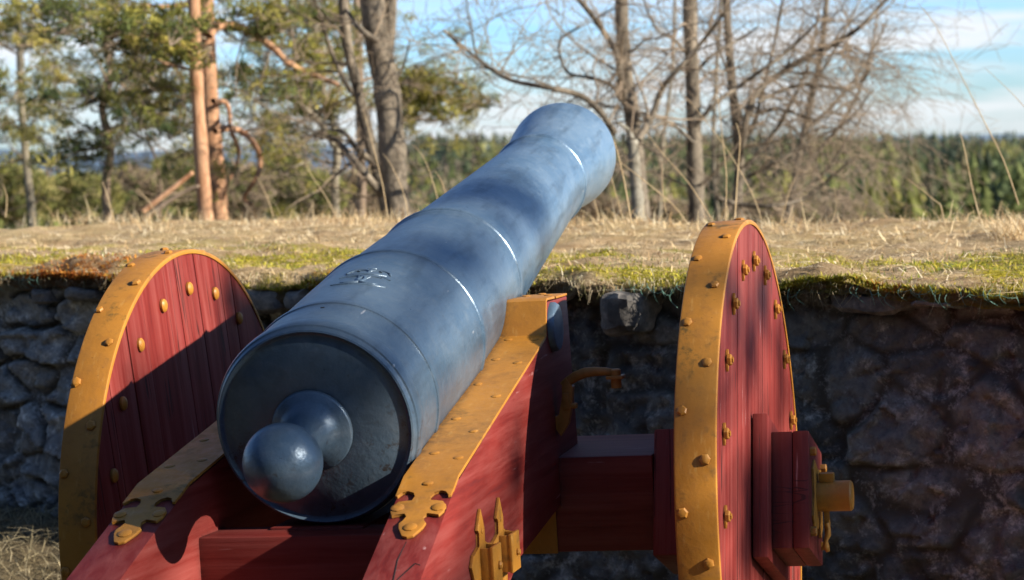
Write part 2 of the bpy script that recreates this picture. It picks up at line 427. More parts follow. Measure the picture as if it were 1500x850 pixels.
# cheeks. local frame of a cheek: u = across (0 inner .. 1 outer, .098 m), y, z
def cheek(side):
    def X(y, t):   # t 0 inner, 1 outer
        xo = .26 + .0455*(-.157-y); xi = xo-.099
        return side*(xi+(xo-xi)*t)
    tp = [(-1.357-1.1, .084-1.1*.40), (-1.357, .084), (-1.043, .2065), (-.157, .3797), (-.138, .4525), (.105, .450), (.130, .163), (.15, .0), (.02, -.02), (-.12, .020), (-.58, -.014), (-.70, -.055), (-1.0, -.19), (-1.5, -.36), (-2.3, -.62), (-2.457, -.62)]
    bm = bmesh.new(); prism(bm, tp, lambda u, v, d: Vector((X(u, d), u, v)), 0, 1, .0035)
    ck = obj_bm('cheek', bm, REDY, car, angle=20)
    # strap along the top: swept strip following the profile
    th = .0055
    path = [(-1.120, None), (-1.043, .2065), (-.60, None), (-.157, .3797), (-.138, .4525), (-.105, .4515)]
    def ztop(y):
        if y <= -1.043: return .2065+(y+1.043)*.3917
        if y <= -.157: return .2065+(y+1.043)*.19549
        return .3797+(y+.157)*(.0728/.019)
    sp = [(-1.092, ztop(-1.092)), (-1.066, ztop(-1.066)), (-1.043, .2068), (-.9, ztop(-.9)), (-.7, ztop(-.7)), (-.5, ztop(-.5)), (-.3, ztop(-.3)), (-.175, ztop(-.175)), (-.162, ztop(-.162)+.0025), (-.1575, .390), (-.148, .425), (-.1385, .4535), (-.132, .4555), (-.045, .4535)]
    bm = bmesh.new()
    lo, hi = [], []
    nS = len(sp)
    for i, (y, z) in enumerate(sp):
        a = sp[max(i-1, 0)]; b_ = sp[min(i+1, nS-1)]
        d = Vector((b_[0]-a[0], b_[1]-a[1])).normalized(); n_ = Vector((-d.y, d.x))
        w0, w1 = -.012, 1.012
        lo.append([bm.verts.new((X(y, t), y+n_.x*.0008, z+n_.y*.0008)) for t in (w0, w1)])
        hi.append([bm.verts.new((X(y, t), y+n_.x*th, z+n_.y*th)) for t in (w0+.008, w1-.008)])
    for i in range(nS-1):
        for q in ((hi[i][0], hi[i][1], hi[i+1][1], hi[i+1][0]), (lo[i][0], hi[i][0], hi[i+1][0], lo[i+1][0]), (lo[i][1], lo[i+1][1], hi[i+1][1], hi[i][1])):
            bm.faces.new(q)
    for i in (0, nS-1): bm.faces.new((lo[i][0], lo[i][1], hi[i][1], hi[i][0]))
    # trefoil end, on the lower slope; (u across 0..1, v distance behind -1.043)
    half = [(0, .200), (.10, .196), (.215, .172), (.24, .158), (.17, .150), (.14, .138), (.20, .128), (.32, .131), (.42, .136), (.48, .122), (.475, .104), (.40, .092), (.27, .090), (.155, .090), (.13, .076), (.18, .064), (.30, .058), (.40, .062), (.46, .076), (.505, .074), (.508, .055)]
    out = [(.5-a, b) for a, b in half[::-1]] + [(.5+a, b) for a, b in half[1:]]
    cs, sn = math.cos(math.atan(.3917)), math.sin(math.atan(.3917))
    def fl(u, v, d):
        dist = (v-.055)*1.10+.048
        y = -1.043-dist*cs; z = .2065-dist*sn
        return Vector((X(y, u), y-sn*d, z+cs*d))
    prism(bm, out, fl, .0008, th+.0006, .0012)
    st = obj_bm('top_strap', bm, YEL, ck, angle=30)
    riv = [(.28, -.92), (.80, -.95), (.25, -.72), (.76, -.80), (.22, -.50), (.76, -.585), (.24, -.33), (.76, -.36), (.22, -.185), (.8, -.19), (.5, -1.068)]
    for u, y in riv:
        hexbolt('strap_rivet', ck, Vector((X(y, u), y, ztop(y)+th-.0005)), Vector((0, -.19, .98)), .0095, .0035, YEL, sides=9)
    for u, v in ((.13, .112), (.87, .112), (.5, .172)):
        p = fl(u, v, th); hexbolt('strap_rivet', ck, p, Vector((0, -sn, cs)), .012, .005, YEL, sides=9)
    # plate on the raised front of the cheek
    bm = bmesh.new(); prism(bm, [(-.02, -.035), (1.02, -.035), (1.02, .098), (-.02, .098)], lambda u, v, d: Vector((X(v, u), v, .4525+d-.0103*(v+.035)*1.0)), .0005, .0055, .001)
    obj_bm('front_plate', bm, YEL, ck)
    for u, y in ((.25, .02), (.75, .02), (.5, .075)):
        hexbolt('strap_rivet', ck, Vector((X(y, u), y, .457)), Vector((0, 0, 1)), .010, .004, YEL, sides=9)
    if side > 0:
        cm = MB()
        for pts in (((.50, .205), (.47, .26), (.55, .33), (.50, .42), (.60, .52)), ((.55, .33), (.62, .31), (.80, .27), (.9, .275))):
            cm.tube([fl(u, v, .0003) for u, v in pts], [.0004, .0011, .0013, .0010, .0004][:len(pts)], 4)
        cm.build('crack', DARK, ck)
    if side > 0: ck['label'] = 'sunlit right-hand cheek with pointed lock irons and a hooked handle'
    return ck, X
ckR, XR = cheek(1); ckL, XL = cheek(-1)
# lock irons on the right cheek
def iron(y0, z0, parent):
    g = lambda y: XR(y, 1)
    bm = bmesh.new()
    pl = [(.028, .070), (.050, .032), (.046, .008), (.062, .002), (.105, -.004), (.112, -.040), (.105, -.066), (.060, -.074), (.052, -.10), (.03, -.15), (.006, -.10), (.0, -.074), (-.045, -.060), (-.070, -.020), (-.050, -.002), (0, .006), (.004, .030), (-.008, .036)]
    prism(bm, [(y0+a, z0+b) for a, b in pl], lambda u, v, d: Vector((g(u)+d, u, v)), .0005, .0065, .001)
    pt = obj_bm('lock_iron', bm, YEL, parent, angle=30)
    bm = bmesh.new(); x = g(y0+.03)
    # open box staple: two cheeks, an outer leaf and a wedge
    box(bm, x+.006, x+.030, y0+.0, y0+.006, z0-.066, z0+.002, .0012); box(bm, x+.006, x+.030, y0+.052, y0+.058, z0-.066, z0+.002, .0012)
    box(bm, x+.026, x+.032, y0-.001, y0+.060, z0-.068, z0+.004, .0015); box(bm, x+.007, x+.024, y0+.014, y0+.046, z0-.062, z0-.006, .002)
    obj_bm('staple', bm, YEL, pt, angle=30)
    hexbolt('pin', pt, Vector((x+.032, y0+.036, z0-.034)), Vector((1, 0, 0)), .007, .009, YEL, sides=8)
    hexbolt('pin', pt, Vector((x+.0065, y0+.026, z0+.030)), Vector((1, 0, 0)), .005, .003, YEL, sides=8)
iron(-.94, .062, ckR); iron(-.775, .058, ckR)
# hooked handle on the right cheek near the axle
xh = XR(-.1, 1)
mb = MB()
hk = [(.020, -.100, .300-.03), (.030, -.10, .279), (.046, -.10, .289), (.068, -.10, .2965), (.090, -.10, .2985), (.112, -.10, .2975), (.128, -.10, .294)]
hk = [Vector((xh+a, y, z)) for a, y, z in hk]
mb.tube(hk, [.0105, .0105, .011, .011, .010, .009, .009], 12)
BRN = mat_flat('weathered brown ochre iron', (.30, .135, .03), (.46, .22, .055), 40, .5, .4, .004, spec=.4)
hd = mb.build('handle', BRN, ckR)
bm = bmesh.new()
prism(bm, [(.022, .288), (.036, .268), (.030, .225), (.022, .190), (.004, .164), (-.010, .185), (-.013, .217), (-.004, .204), (.004, .208), (.010, .240), (.012, .270)],
      lambda u, v, d: Vector((xh+.006+u, -.112+d, v)), 0, .022, .002)
obj_bm('blade', bm, BRN, hd)
bm = bmesh.new(); box(bm, xh+.020, xh+.033, -.118, -.094, .222, .256, .002); obj_bm('lug', bm, BRN, hd)
hexbolt('lug_bolt', hd, Vector((xh+.030, -.105, .228)), Vector((1, -.1, 0)).normalized(), .007, .018, BRN, sides=10, dome=False)
bm = bmesh.new(); box(bm, xh+.116, xh+.152, -.118, -.082, .281, .289, .0015, jit=.0006)
lathe(bm, [(.262, 0), (.262, .011), (.280, .0115), (.30, .0115), (.3025, .008), (.303, 0)], 14, lambda x, y, z: (xh+.134+x, -.1+z, y), caps=False)
obj_bm('handle_eye', bm, BRN, hd)
# transoms between the cheeks
bm = bmesh.new(); box(bm, -.236, .236, -1.02, -.90, -.03, .107, .006); obj_bm('transom', bm, REDX, car)
bm = bmesh.new(); box(bm, -.159, .159, -.02, .08, .12, .26, .006); obj_bm('transom', bm, REDX, car)
bm = bmesh.new(); box(bm, -.30, .30, -2.30, -2.10, -.60, -.44, .006); obj_bm('transom', bm, REDX, car)
# elevating bed under the breech, on the rear transom
bm = bmesh.new(); box(bm, -.09, .09, -.95, -.60, .085, .112, .005, ); obj_bm('breech_bed', bm, REDX, car)

# ================================================================ SETTING
W0 = Vector((-2.027, 1.916, 0)); T = Vector((.9466, -.3224, 0)); NN = Vector((.3224, .9466, 0))
def wp(t, n, z): return W0+T*t+NN*n+Vector((0, 0, z))
def sm(a, b, x):
    x = min(max((x-a)/(b-a), 0), 1); return x*x*(3-2*x)
def terr(x, y):
    d = Vector((x, y, 0))-W0; t = d.dot(T); n = d.dot(NN)
    if n < .22:
        z = .26*sm(-1.0, -.05, n)*sm(1.6, .2, t) + .012*noise.noise(Vector((x*3, y*3, 0)))
        return z
    z = 1.0-.12*sm(2.6, 4.6, n)-.35*sm(4, 9, n)-.75*sm(8, 17, n)-1.0*sm(14, 30, n)
    z += .03*noise.noise(Vector((x*.5, y*.5, 3)))
    if n > 17: z -= 16*sm(17, 95, n) + max(0, n-60)*.006
    return z
# terrain sheet
def build_ground():
    rs = [0]; r = .12
    tt = [-40+i*.0 for i in range(0)]
    ns = [-60, -30, -15, -8, -5, -3.5, -2.5, -1.8, -1.4, -1.1, -.9, -.75, -.6, -.48, -.38, -.28, -.2, -.12, -.05, .05, .15, .215, .235, .4, .7, 1.2, 2, 3, 4, 5, 6, 7, 8, 9, 10, 11.5, 13, 15, 17, 19, 22, 26, 31, 37, 45, 55, 65, 80, 95, 120, 160, 220, 300, 420, 600, 900, 1400, 2200, 3500, 6000, 9000]
    ts = sorted(set([-s for s in (0, 1, 2, 3.5, 5, 7, 9, 12, 16, 22, 30, 45, 70, 110, 180, 300, 500, 900, 1800, 3500, 6500)] + [.12*i for i in range(1, 36)] + [5, 6, 8, 10, 13, 17, 23, 32, 50, 80, 130, 220, 400, 800, 1600, 3200, 6500]))
    v, f = [], []
    for n in ns:
        for t in ts:
            p = wp(t, n, 0); v.append((p.x, p.y, terr(p.x, p.y)))
    L = len(ts)
    for i in range(len(ns)-1):
        for j in range(L-1): f.append((i*L+j, i*L+j+1, (i+1)*L+j+1, (i+1)*L+j))
    m, nt, b = newmat('ground of earth and withered grass')
    vv = coords(nt); n1 = noise_n(nt, vv, 3, 8, .7); n2 = noise_n(nt, vv, .05, 5)
    c = mix(nt, ramp(nt, n1, [(.3, 0.), (.7, 1.)]), (.085, .066, .04), (.22, .17, .09))
    c = mix(nt, ramp(nt, n2, [(.45, 0.), (.6, .7)]), c, (.05, .06, .02))
    nt.links.new(c, b.inputs['Base Color']); b.inputs['Roughness'].default_value = .95
    bump(nt, b, noise_n(nt, vv, 30, 8, .7), .8, .02)
    o = obj_py('ground', v, f, m); tag(o, kind='structure')
build_ground()

# ---- stone wall
def build_wall():
    t0, t1, z0, z1, st = -1.2, 4.6, -.05, 1.02, .0085
    nt_, nz = int((t1-t0)/st), int((z1-z0)/st)
    rnd = random.Random(3)
    seeds = []
    z = z0-.05
    row = 0
    while z < z1+.1:
        t = t0-.3+rnd.random()*.2
        while t < t1+.3:
            small = t < 1.55
            w = rnd.choice([rnd.uniform(.06, .12), rnd.uniform(.10, .24), rnd.uniform(.18, .34)]) if small else rnd.choice([rnd.uniform(.10, .2), rnd.uniform(.2, .45)])
            seeds.append((t+w/2, z+rnd.uniform(-.035, .035), rnd.uniform(.8, 1.25), rnd.random(), rnd.uniform(-.2, .2), rnd.uniform(-.25, .25), small))
            t += w
        z += rnd.uniform(.085, .125) if row % 2 == 0 else rnd.uniform(.11, .17); row += 1
    sd = np.array([s[:6] for s in seeds])
    tt = t0+np.arange(nt_)*st; zz = z0+np.arange(nz)*st
    TT, ZZ = np.meshgrid(tt, zz)
    wx = np.zeros_like(TT); wz = np.zeros_like(TT); fine = np.zeros_like(TT); med = np.zeros_like(TT)
    for j in range(nz):
        for i in range(nt_):
            a, b_ = tt[i], zz[j]
            q = noise.noise_vector(Vector((a*5.5, b_*5.5, 0))); wx[j, i] = q.x*.035; wz[j, i] = q.y*.035
            fine[j, i] = noise.fractal(Vector((a*22, b_*22, 4)), .9, 2.1, 4)
            med[j, i] = noise.fractal(Vector((a*6, b_*6, 9)), 1., 2.1, 3)
    A = (TT+wx).ravel(); B = (ZZ+wz).ravel()
    F1 = np.full(A.shape, 9.); F2 = np.full(A.shape, 9.); ID = np.zeros(A.shape, int)
    for k, s in enumerate(sd):
        dx = (A-s[0])*.78; dz = (B-s[1])*1.25
        d = np.sqrt(dx*dx+dz*dz)/s[2]
        near = d < F1
        F2 = np.where(near, F1, np.minimum(F2, d)); ID = np.where(near, k, ID); F1 = np.where(near, d, F1)
    e = (F2-F1)
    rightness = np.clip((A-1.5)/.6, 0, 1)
    jw = .020+.012*rightness
    k = np.clip((e-.004)/jw, 0, 1); k = k*k*(3-2*k)
    st_ = sd[ID]
    # facets: every stone is broken into a few planes
    nf = 1500; rg = np.random.RandomState(4)
    fs = np.stack([rg.uniform(t0-.1, t1+.1, nf), rg.uniform(z0-.1, z1+.1, nf), rg.uniform(-.30, .30, nf), rg.uniform(-.38, .38, nf), rg.uniform(-.010, .010, nf)], 1)
    A2 = (TT+wx*.5).ravel(); B2 = (ZZ+wz*.5).ravel(); G = np.full(A.shape, 9.); FI = np.zeros(A.shape, int)
    for q in range(nf):
        m_ = (np.abs(A2-fs[q, 0]) < .14) & (np.abs(B2-fs[q, 1]) < .14)
        ix = np.nonzero(m_)[0]; d = (A2[ix]-fs[q, 0])**2+((B2[ix]-fs[q, 1])*1.2)**2
        nr = d < G[ix]; G[ix[nr]] = d[nr]; FI[ix[nr]] = q
    ff = fs[FI]; facet = ff[:, 4]+ff[:, 2]*(A2-ff[:, 0])+ff[:, 3]*(B2-ff[:, 1])
    bulge = (.012+.030*st_[:, 3])*(1-.6*rightness)
    tilt = st_[:, 4]*(A-st_[:, 0])+st_[:, 5]*(B-st_[:, 1])
    h = k*(bulge+tilt*.9+facet*.9)*(1-.25*rightness) + .010*fine.ravel()*(.6+.7*k) + .012*med.ravel()
    h = h.reshape(TT.shape)
    lean = .05*(z1-ZZ)
    v = []
    for j in range(nz):
        for i in range(nt_):
            p = wp(tt[i], .075-h[j, i]-lean[j, i], zz[j]); v.append((p.x, p.y, p.z))
    f = [(j*nt_+i, j*nt_+i+1, (j+1)*nt_+i+1, (j+1)*nt_+i) for j in range(nz-1) for i in range(nt_-1)]
    # flat top behind the face and side returns so the wall is solid
    tone = np.zeros((len(A), 4), np.float32)
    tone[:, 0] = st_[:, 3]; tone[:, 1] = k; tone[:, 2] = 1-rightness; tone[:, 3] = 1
    n0 = len(v)
    for i in range(nt_):
        p = wp(tt[i], .55, z1); v.append((p.x, p.y, p.z))
    f += [((nz-1)*nt_+i, (nz-1)*nt_+i+1, n0+i+1, n0+i) for i in range(nt_-1)]
    tone = np.vstack([tone, np.tile([.5, 1, .5, 1], (nt_, 1))])
    m, nt, b = newmat('rubble stone and mortar')
    a = N(nt, 'ShaderNodeAttribute', attribute_name='tone'); sx = N(nt, 'ShaderNodeSeparateXYZ'); nt.links.new(a.outputs['Vector'], sx.inputs[0])
    vv = coords(nt)
    n1 = noise_n(nt, vv, 9, 8, .7); n2 = noise_n(nt, vv, 55, 7, .75); n3 = noise_n(nt, vv, 3.2, 5, .6, .6)
    stone = mix(nt, sx.outputs['X'], (.050, .050, .050), (.185, .175, .16))
    stone = mix(nt, ramp(nt, n1, [(.35, 0.), (.65, 1.)]), stone, (.11, .108, .11), 'MIX')
    stone = mix(nt, ramp(nt, n2, [(.42, 0.), (.68, .75)]), stone, (.035, .037, .045))
    c = mix(nt, sx.outputs['Y'], (.045, .040, .035), stone)
    c = mix(nt, ramp(nt, n3, [(.52, 0.), (.66, .7)]), c, (.028, .030, .034))
    lich = mix(nt, 1.0, ramp(nt, noise_n(nt, vv, 14, 8, .8, .4), [(.50, 0.), (.62, 1.)]), ramp(nt, n2, [(.4, 0.), (.56, 1.)]), 'MULTIPLY')
    c = mix(nt, lich, c, (.30, .29, .28))
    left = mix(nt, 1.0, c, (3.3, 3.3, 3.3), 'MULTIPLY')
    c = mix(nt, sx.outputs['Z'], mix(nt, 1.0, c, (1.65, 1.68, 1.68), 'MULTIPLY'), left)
    rb = mix(nt, 1.0, c, (.95, 1.0, 1.0), 'MULTIPLY')
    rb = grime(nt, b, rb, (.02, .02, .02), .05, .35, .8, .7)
    nt.links.new(rb, b.inputs['Base Color']); b.inputs['Roughness'].default_value = .85
    b.inputs['Specular IOR Level'].default_value = .3
    nb = bump(nt, b, n2, .6, .006); bump(nt, b, n1, .5, .02, nb)
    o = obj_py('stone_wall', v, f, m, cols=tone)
    tag(o, 'dark rubble stone wall with mortar joints behind the gun carriage, mossy turf on top', 'wall')
    # cap stones
    m2, nt, b = newmat('cap stone')
    vv = coords(nt); n2 = noise_n(nt, vv, 40, 8, .75); n1 = noise_n(nt, vv, 8, 6)
    c = mix(nt, ramp(nt, n2, [(.35, 0.), (.65, 1.)]), (.12, .12, .125), (.36, .33, .29))
    c = mix(nt, ramp(nt, n1, [(.5, 0.), (.62, .8)]), c, (.05, .05, .05))
    nt.links.new(c, b.inputs['Base Color']); b.inputs['Roughness'].default_value = .85
    bump(nt, b, n2, .7, .008)
    rnd = random.Random(11); t = -.9
    specs = []
    while t < 4.5:
        w = rnd.choice([rnd.uniform(.06, .14), rnd.uniform(.14, .36)])
        if rnd.random() < .38: t += w; continue
        specs.append((t, t+w-.012, rnd.uniform(.925, .975), rnd.uniform(.985, 1.018), rnd.uniform(.0, .05))); t += w
    specs = [s for s in specs if not (s[1] > 2.22 and s[0] < 2.38)]
    specs.append((2.24, 2.365, .890, 1.0, .075))
    for (a, b_, lo, hi, out) in specs:
        bm = bmesh.new()
        vs = bmesh.ops.create_cube(bm, size=1)['verts']
        bmesh.ops.subdivide_edges(bm, edges=bm.edges[:], cuts=5, use_grid_fill=True)
        sq = Vector((rnd.random()*50, 0, 0))
        for q in bm.verts:
            c0 = q.co.copy(); e_ = .5
            rr = Vector((c0.x, c0.y, c0.z)); m4 = (abs(2*rr.x)**6+abs(2*rr.y)**6+abs(2*rr.z)**6)**(1/6)
            rr = rr*(1/m4 if m4 > 1 else 1)
            tt_ = a+(b_-a)*(rr.x+.5); zz_ = lo+(hi-lo)*(rr.z+.5); nn_ = -out-.03+(.3)*(rr.y+.5)
            nz_ = noise.noise_vector(Vector((tt_*16, zz_*16, nn_*16))+sq)*.016 + noise.noise_vector(Vector((tt_*50, zz_*50, nn_*50))+sq)*.005
            q.co = wp(tt_+nz_.x, nn_+nz_.y+.03, zz_+nz_.z)
        obj_bm('cap_stone', bm, m2, o, angle=25)
build_wall()

# ---- turf on the wall
def turf_h(t, n):
    z = 1.050+.030*noise.noise(Vector((t*1.3, n*1.3, 0)))+.024*noise.noise(Vector((t*4, n*4, 2)))+.014*noise.noise(Vector((t*10, n*10, 5)))+.009*noise.noise(Vector((t*17, n*17, 2)))
    lip = -.012+.045*noise.noise(Vector((t*2.3, 5, 0)))+.04*noise.noise(Vector((t*8, 5, 0)))
    z -= .022*max(0, noise.noise(Vector((t*3.1, 77, 0))))*(1-sm(lip, lip+.25, n))
    z -= .030*(1-sm(lip-.01, lip+.07, n))
    ed = 3.35-.10*t+.25*noise.noise(Vector((t*.8, 31, 0)))
    z -= .10*sm(ed, ed+.9, n)+.3*sm(ed+.5, ed+1.6, n)
    return z, lip
def rust(t, n):
    g = sum(a_*math.exp(-((t-c_)/w_)**2) for c_, w_, a_ in ((.32, .24, 1.2), (-.25, .15, .8), (1.42, .16, 1.0), (2.60, .05, .5), (3.05, .12, .35), (3.6, .3, .35)))
    return min(1, g*1.4*(.6+.6*noise.noise(Vector((t*9, n*9, 21)))))*(1-sm(.02, .30, n))
def moss(t, n):
    return noise.fractal(Vector((t*1.7, n*2.6, 7)), 1., 2., 3)
def build_turf():
    ts = np.arange(-2.5, 5.2, .022); ns = list(np.arange(-.14, .5, .012))+list(np.arange(.5, 2, .04))+list(np.arange(2, 5.2, .07))
    v, f, c = [], [], []
    for n in ns:
        for t in ts:
            z, lip = turf_h(t, n)
            nn = max(n, lip+.02*noise.noise(Vector((t*30, n*30, 1))))
            if n < lip: z -= (lip-n)*.28
            p = wp(t, nn, z); v.append((p.x, p.y, p.z))
            mo = moss(t, n)
            # R: moss amount, G: rusty moss, B: depth
            mk = sm(-.16, .06, mo)*(1-.85*sm(.45, 1.5, n))
            ru = rust(t, n)
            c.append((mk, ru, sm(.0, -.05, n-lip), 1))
    L = len(ts)
    for i in range(len(ns)-1):
        for j in range(L-1): f.append((i*L+j, i*L+j+1, (i+1)*L+j+1, (i+1)*L+j))
    m, nt, b = newmat('mossy turf')
    a = N(nt, 'ShaderNodeAttribute', attribute_name='tone'); sx = N(nt, 'ShaderNodeSeparateXYZ'); nt.links.new(a.outputs['Vector'], sx.inputs[0])
    vv = coords(nt)
    n1 = noise_n(nt, vv, 26, 8, .7); n2 = noise_n(nt, vv, 130, 6, .8); n3 = noise_n(nt, vv, 6, 5)
    straw = mix(nt, ramp(nt, n2, [(.35, 0.), (.65, 1.)]), (.40, .26, .13), (.98, .80, .50))
    straw = mix(nt, ramp(nt, n3, [(.45, 0.), (.62, .7)]), straw, (.46, .31, .17))
    ms = mix(nt, ramp(nt, n2, [(.35, 0.), (.6, 1.)]), (.17, .16, .02), (.68, .58, .06))
    k = mix(nt, 1.0, sx.outputs['X'], ramp(nt, n1, [(.38, 0.), (.52, 1.)]), 'MULTIPLY')
    c_ = mix(nt, k, straw, ms)
    rs = mix(nt, ramp(nt, n2, [(.35, 0.), (.6, 1.)]), (.2, .07, .015), (.60, .22, .04))
    c_ = mix(nt, mix(nt, 1.0, sx.outputs['Y'], ramp(nt, n1, [(.42, 0.), (.55, 1.)]), 'MULTIPLY'), c_, rs)
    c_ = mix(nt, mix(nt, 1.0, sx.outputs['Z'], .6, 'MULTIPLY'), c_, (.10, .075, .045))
    nt.links.new(c_, b.inputs['Base Color']); b.inputs['Roughness'].default_value = .95
    b.inputs['Specular IOR Level'].default_value = .15
    nb = bump(nt, b, n2, 1.0, .012); bump(nt, b, n1, .8, .03, nb)
    o = obj_py('turf', v, f, m, cols=c); tag(o, kind='structure')
build_turf()
STRAW = mat_leaf('straw', trans=.25)
def rc(cols, v=.25):
    c = random.choice(cols); k = random.uniform(1-v, 1+v); return (c[0]*k, c[1]*k, c[2]*k, 1)
strawc = [(.95, .80, .50), (.85, .67, .39), (.97, .88, .64), (.66, .47, .25), (.42, .28, .15)]
def blade(mb, p, d, up, L, w, bend, col, segs=3):
    # thin bent ribbon
    side = d.cross(up).normalized()*w
    pts = []
    for i in range(segs+1):
        s = i/segs; pts.append(p+up*(L*s*(1-bend*s*.6))+d*(L*bend*s*s))
    for i in range(segs):
        w0 = 1-i/segs*.8; w1 = 1-(i+1)/segs*.8
        mb.quad(pts[i]-side*w0, pts[i]+side*w0, pts[i+1]+side*w1, pts[i+1]-side*w1, col)
UP = Vector((0, 0, 1))
def build_grass():
    mb = MB()
    for _ in range(32000):   # flattened straw on the turf
        t = random.uniform(-1.6, 4.6); n = -.06+4.2*random.random()**1.15
        if n > .9 and random.random() < .2: continue
        mo = sm(-.1, .3, moss(t, n))*(1-sm(.6, 1.6, n))
        if random.random() < mo*.85: continue
        z, lip = turf_h(t, n)
        if n < lip: continue
        a = random.uniform(0, 2*PI); d = Vector((math.cos(a), math.sin(a), 0))
        L = random.uniform(.02, .09)*(1+.3*sm(1, 4, n))
        blade(mb, wp(t, n, z-.002), d, UP*random.uniform(.1, .9)+Vector((random.uniform(-.2, .2), random.uniform(-.2, .2), 0)), L, random.uniform(.0008, .0018)*(1+.3*max(n, 0)**.5), random.uniform(.7, 1.8), rc(strawc), 2)
    for _ in range(7000):    # taller withered tufts along the far edge
        t = random.uniform(-3.2, 5.2); n = 3.35-.1*t+random.gauss(-.1, .35)
        if noise.noise(Vector((t*1.4, n*1.4, 8))) < random.uniform(-.3, .35): continue
        z = turf_h(t, n)[0]
        a = random.uniform(0, 2*PI); d = Vector((math.cos(a), math.sin(a), 0))
        blade(mb, wp(t, n, z-.01), d, (UP+Vector((random.uniform(-.5, .5), random.uniform(-.5, .5), 0))).normalized(), random.uniform(.04, .15)*random.uniform(.5, 1.2), random.uniform(.0012, .0024), random.uniform(.1, 1.3), rc(strawc), 3)
    for _ in range(2600):    # green young blades
        t = random.gauss(random.choice([3.0, 3.1, 2.1, .9, .3]), .10); n = abs(random.gauss(random.choice([.45, .3, .9]), .12))
        z, lip = turf_h(t, n)
        a = random.uniform(0, 2*PI); d = Vector((math.cos(a), math.sin(a), 0))
        if random.random() < .6: continue
        blade(mb, wp(t, n, z-.002), d, UP, random.uniform(.012, .03), .0014, random.uniform(.3, 1), rc([(.10, .17, .03), (.16, .22, .04)]), 2)
    # roots and straw hanging over the lip
    for _ in range(4200):
        t = random.uniform(-1.0, 4.4); _, lip = turf_h(t, 0)
        z = 1.022+random.uniform(-.018, .02)
        dn = Vector((random.uniform(-.6, .6), random.uniform(-.5, .1), -1)).normalized()
        blade(mb, wp(t, lip+.005+random.uniform(-.02, .02), z), T*random.choice((-1, 1)), dn, random.uniform(.01, .05), random.uniform(.0008, .0016), random.uniform(-.5, .9), rc([(.50, .42, .28), (.30, .23, .14), (.62, .54, .38), (.22, .22, .10)]), 3)
    o = mb.build('dry_grass', STRAW, smooth=False); tag(o, 'short withered straw grass lying over the turf of the wall', 'grass', kind='stuff')
    # moss tufts
    mb = MB()
    for _ in range(34000):
        t = random.uniform(-1.2, 4.5); n = -.12+.95*random.random()**1.6
        mo = sm(-.16, .06, moss(t, n)); ru = rust(t, n)
        if random.random() > max(mo, ru): continue
        z, lip = turf_h(t, n); n = max(n, lip-.012)
        a = random.uniform(0, 2*PI); d = Vector((math.cos(a), math.sin(a), 0))
        col = rc([(.55, .20, .035), (.42, .14, .03), (.6, .3, .06)]) if ru > random.uniform(.15, .7) else rc([(.55, .50, .07), (.42, .42, .06), (.66, .56, .09), (.26, .27, .05)])
        blade(mb, wp(t, n, z-.004), d, (UP+Vector((random.uniform(-.5, .5), random.uniform(-.7, .3), 0))).normalized(), random.uniform(.008, .024), random.uniform(.0018, .0035), random.uniform(.1, .9), col, 2)
    o = mb.build('moss', STRAW, smooth=False); tag(o, 'yellow-green and rust-coloured moss along the front lip of the turf', 'moss', kind='stuff')
    # withered grass at the foot of the wall
    mb = MB()
    for _ in range(9000):
        t = random.uniform(-1.2, 1.6); n = random.uniform(-1.5, .02)
        p = wp(t, n, 0); z = terr(p.x, p.y)
        a = random.uniform(0, 2*PI); d = Vector((math.cos(a), math.sin(a), 0))
        blade(mb, wp(t, n, z-.004), d, (UP*random.uniform(.2, 1)+Vector((random.uniform(-.5, .5), random.uniform(-.5, .5), 0))).normalized(), random.uniform(.04, .16), random.uniform(.0012, .0024), random.uniform(.4, 1.6), rc([(.34, .30, .20), (.24, .21, .13), (.44, .38, .24)]), 3)
    o = mb.build('dry_grass', STRAW, smooth=False); tag(o, 'tangled grey-brown dead grass at the foot of the wall', 'grass', kind='stuff')
build_grass()

# ---- green plastic netting pinned under the turf edge
def build_net():
    m = mat_flat('green plastic', (.10, .28, .23), (.24, .42, .35), 20, .5, 0)
    spans = [(-.6, .18, 'torn green netting curling out of the turf at the far left of the wall'), (.55, .80, 'green netting under the moss just right of the left wheel'),
             (2.28, 2.66, 'tangled green netting over the square cap stone beside the cannon'), (2.70, 2.83, 'green netting hanging just left of the right wheel'),
             (2.97, 3.80, 'longest torn green netting, hanging right of the right wheel')]
    for a, b, lab in spans:
        mb = MB(); t = a; prev = None
        while t < b:
            _, lip = turf_h(t, 0); k = random.uniform(-.012, .012)
            z1 = random.uniform(1.002, 1.025); L = random.uniform(.02, .055)
            pts = [wp(t+k*math.sin(i/6*PI)+.012*(i/6)**2, lip-.014-.018*math.sin(i/6*PI*.9)+.01*i/6, z1+.008-L*i/6) for i in range(7)]
            mb.tube(pts, [.00085]*7, 3)
            if prev: mb.tube([prev, (prev+pts[2])/2+Vector((0, 0, -.004)), pts[2]], [.0007]*3, 3)
            prev = pts[2] if random.random() < .7 else None
            t += random.uniform(.014, .034)
        o = mb.build('plastic_netting', m, smooth=True); tag(o, lab, 'netting', 'green netting under the turf edge')
build_net()

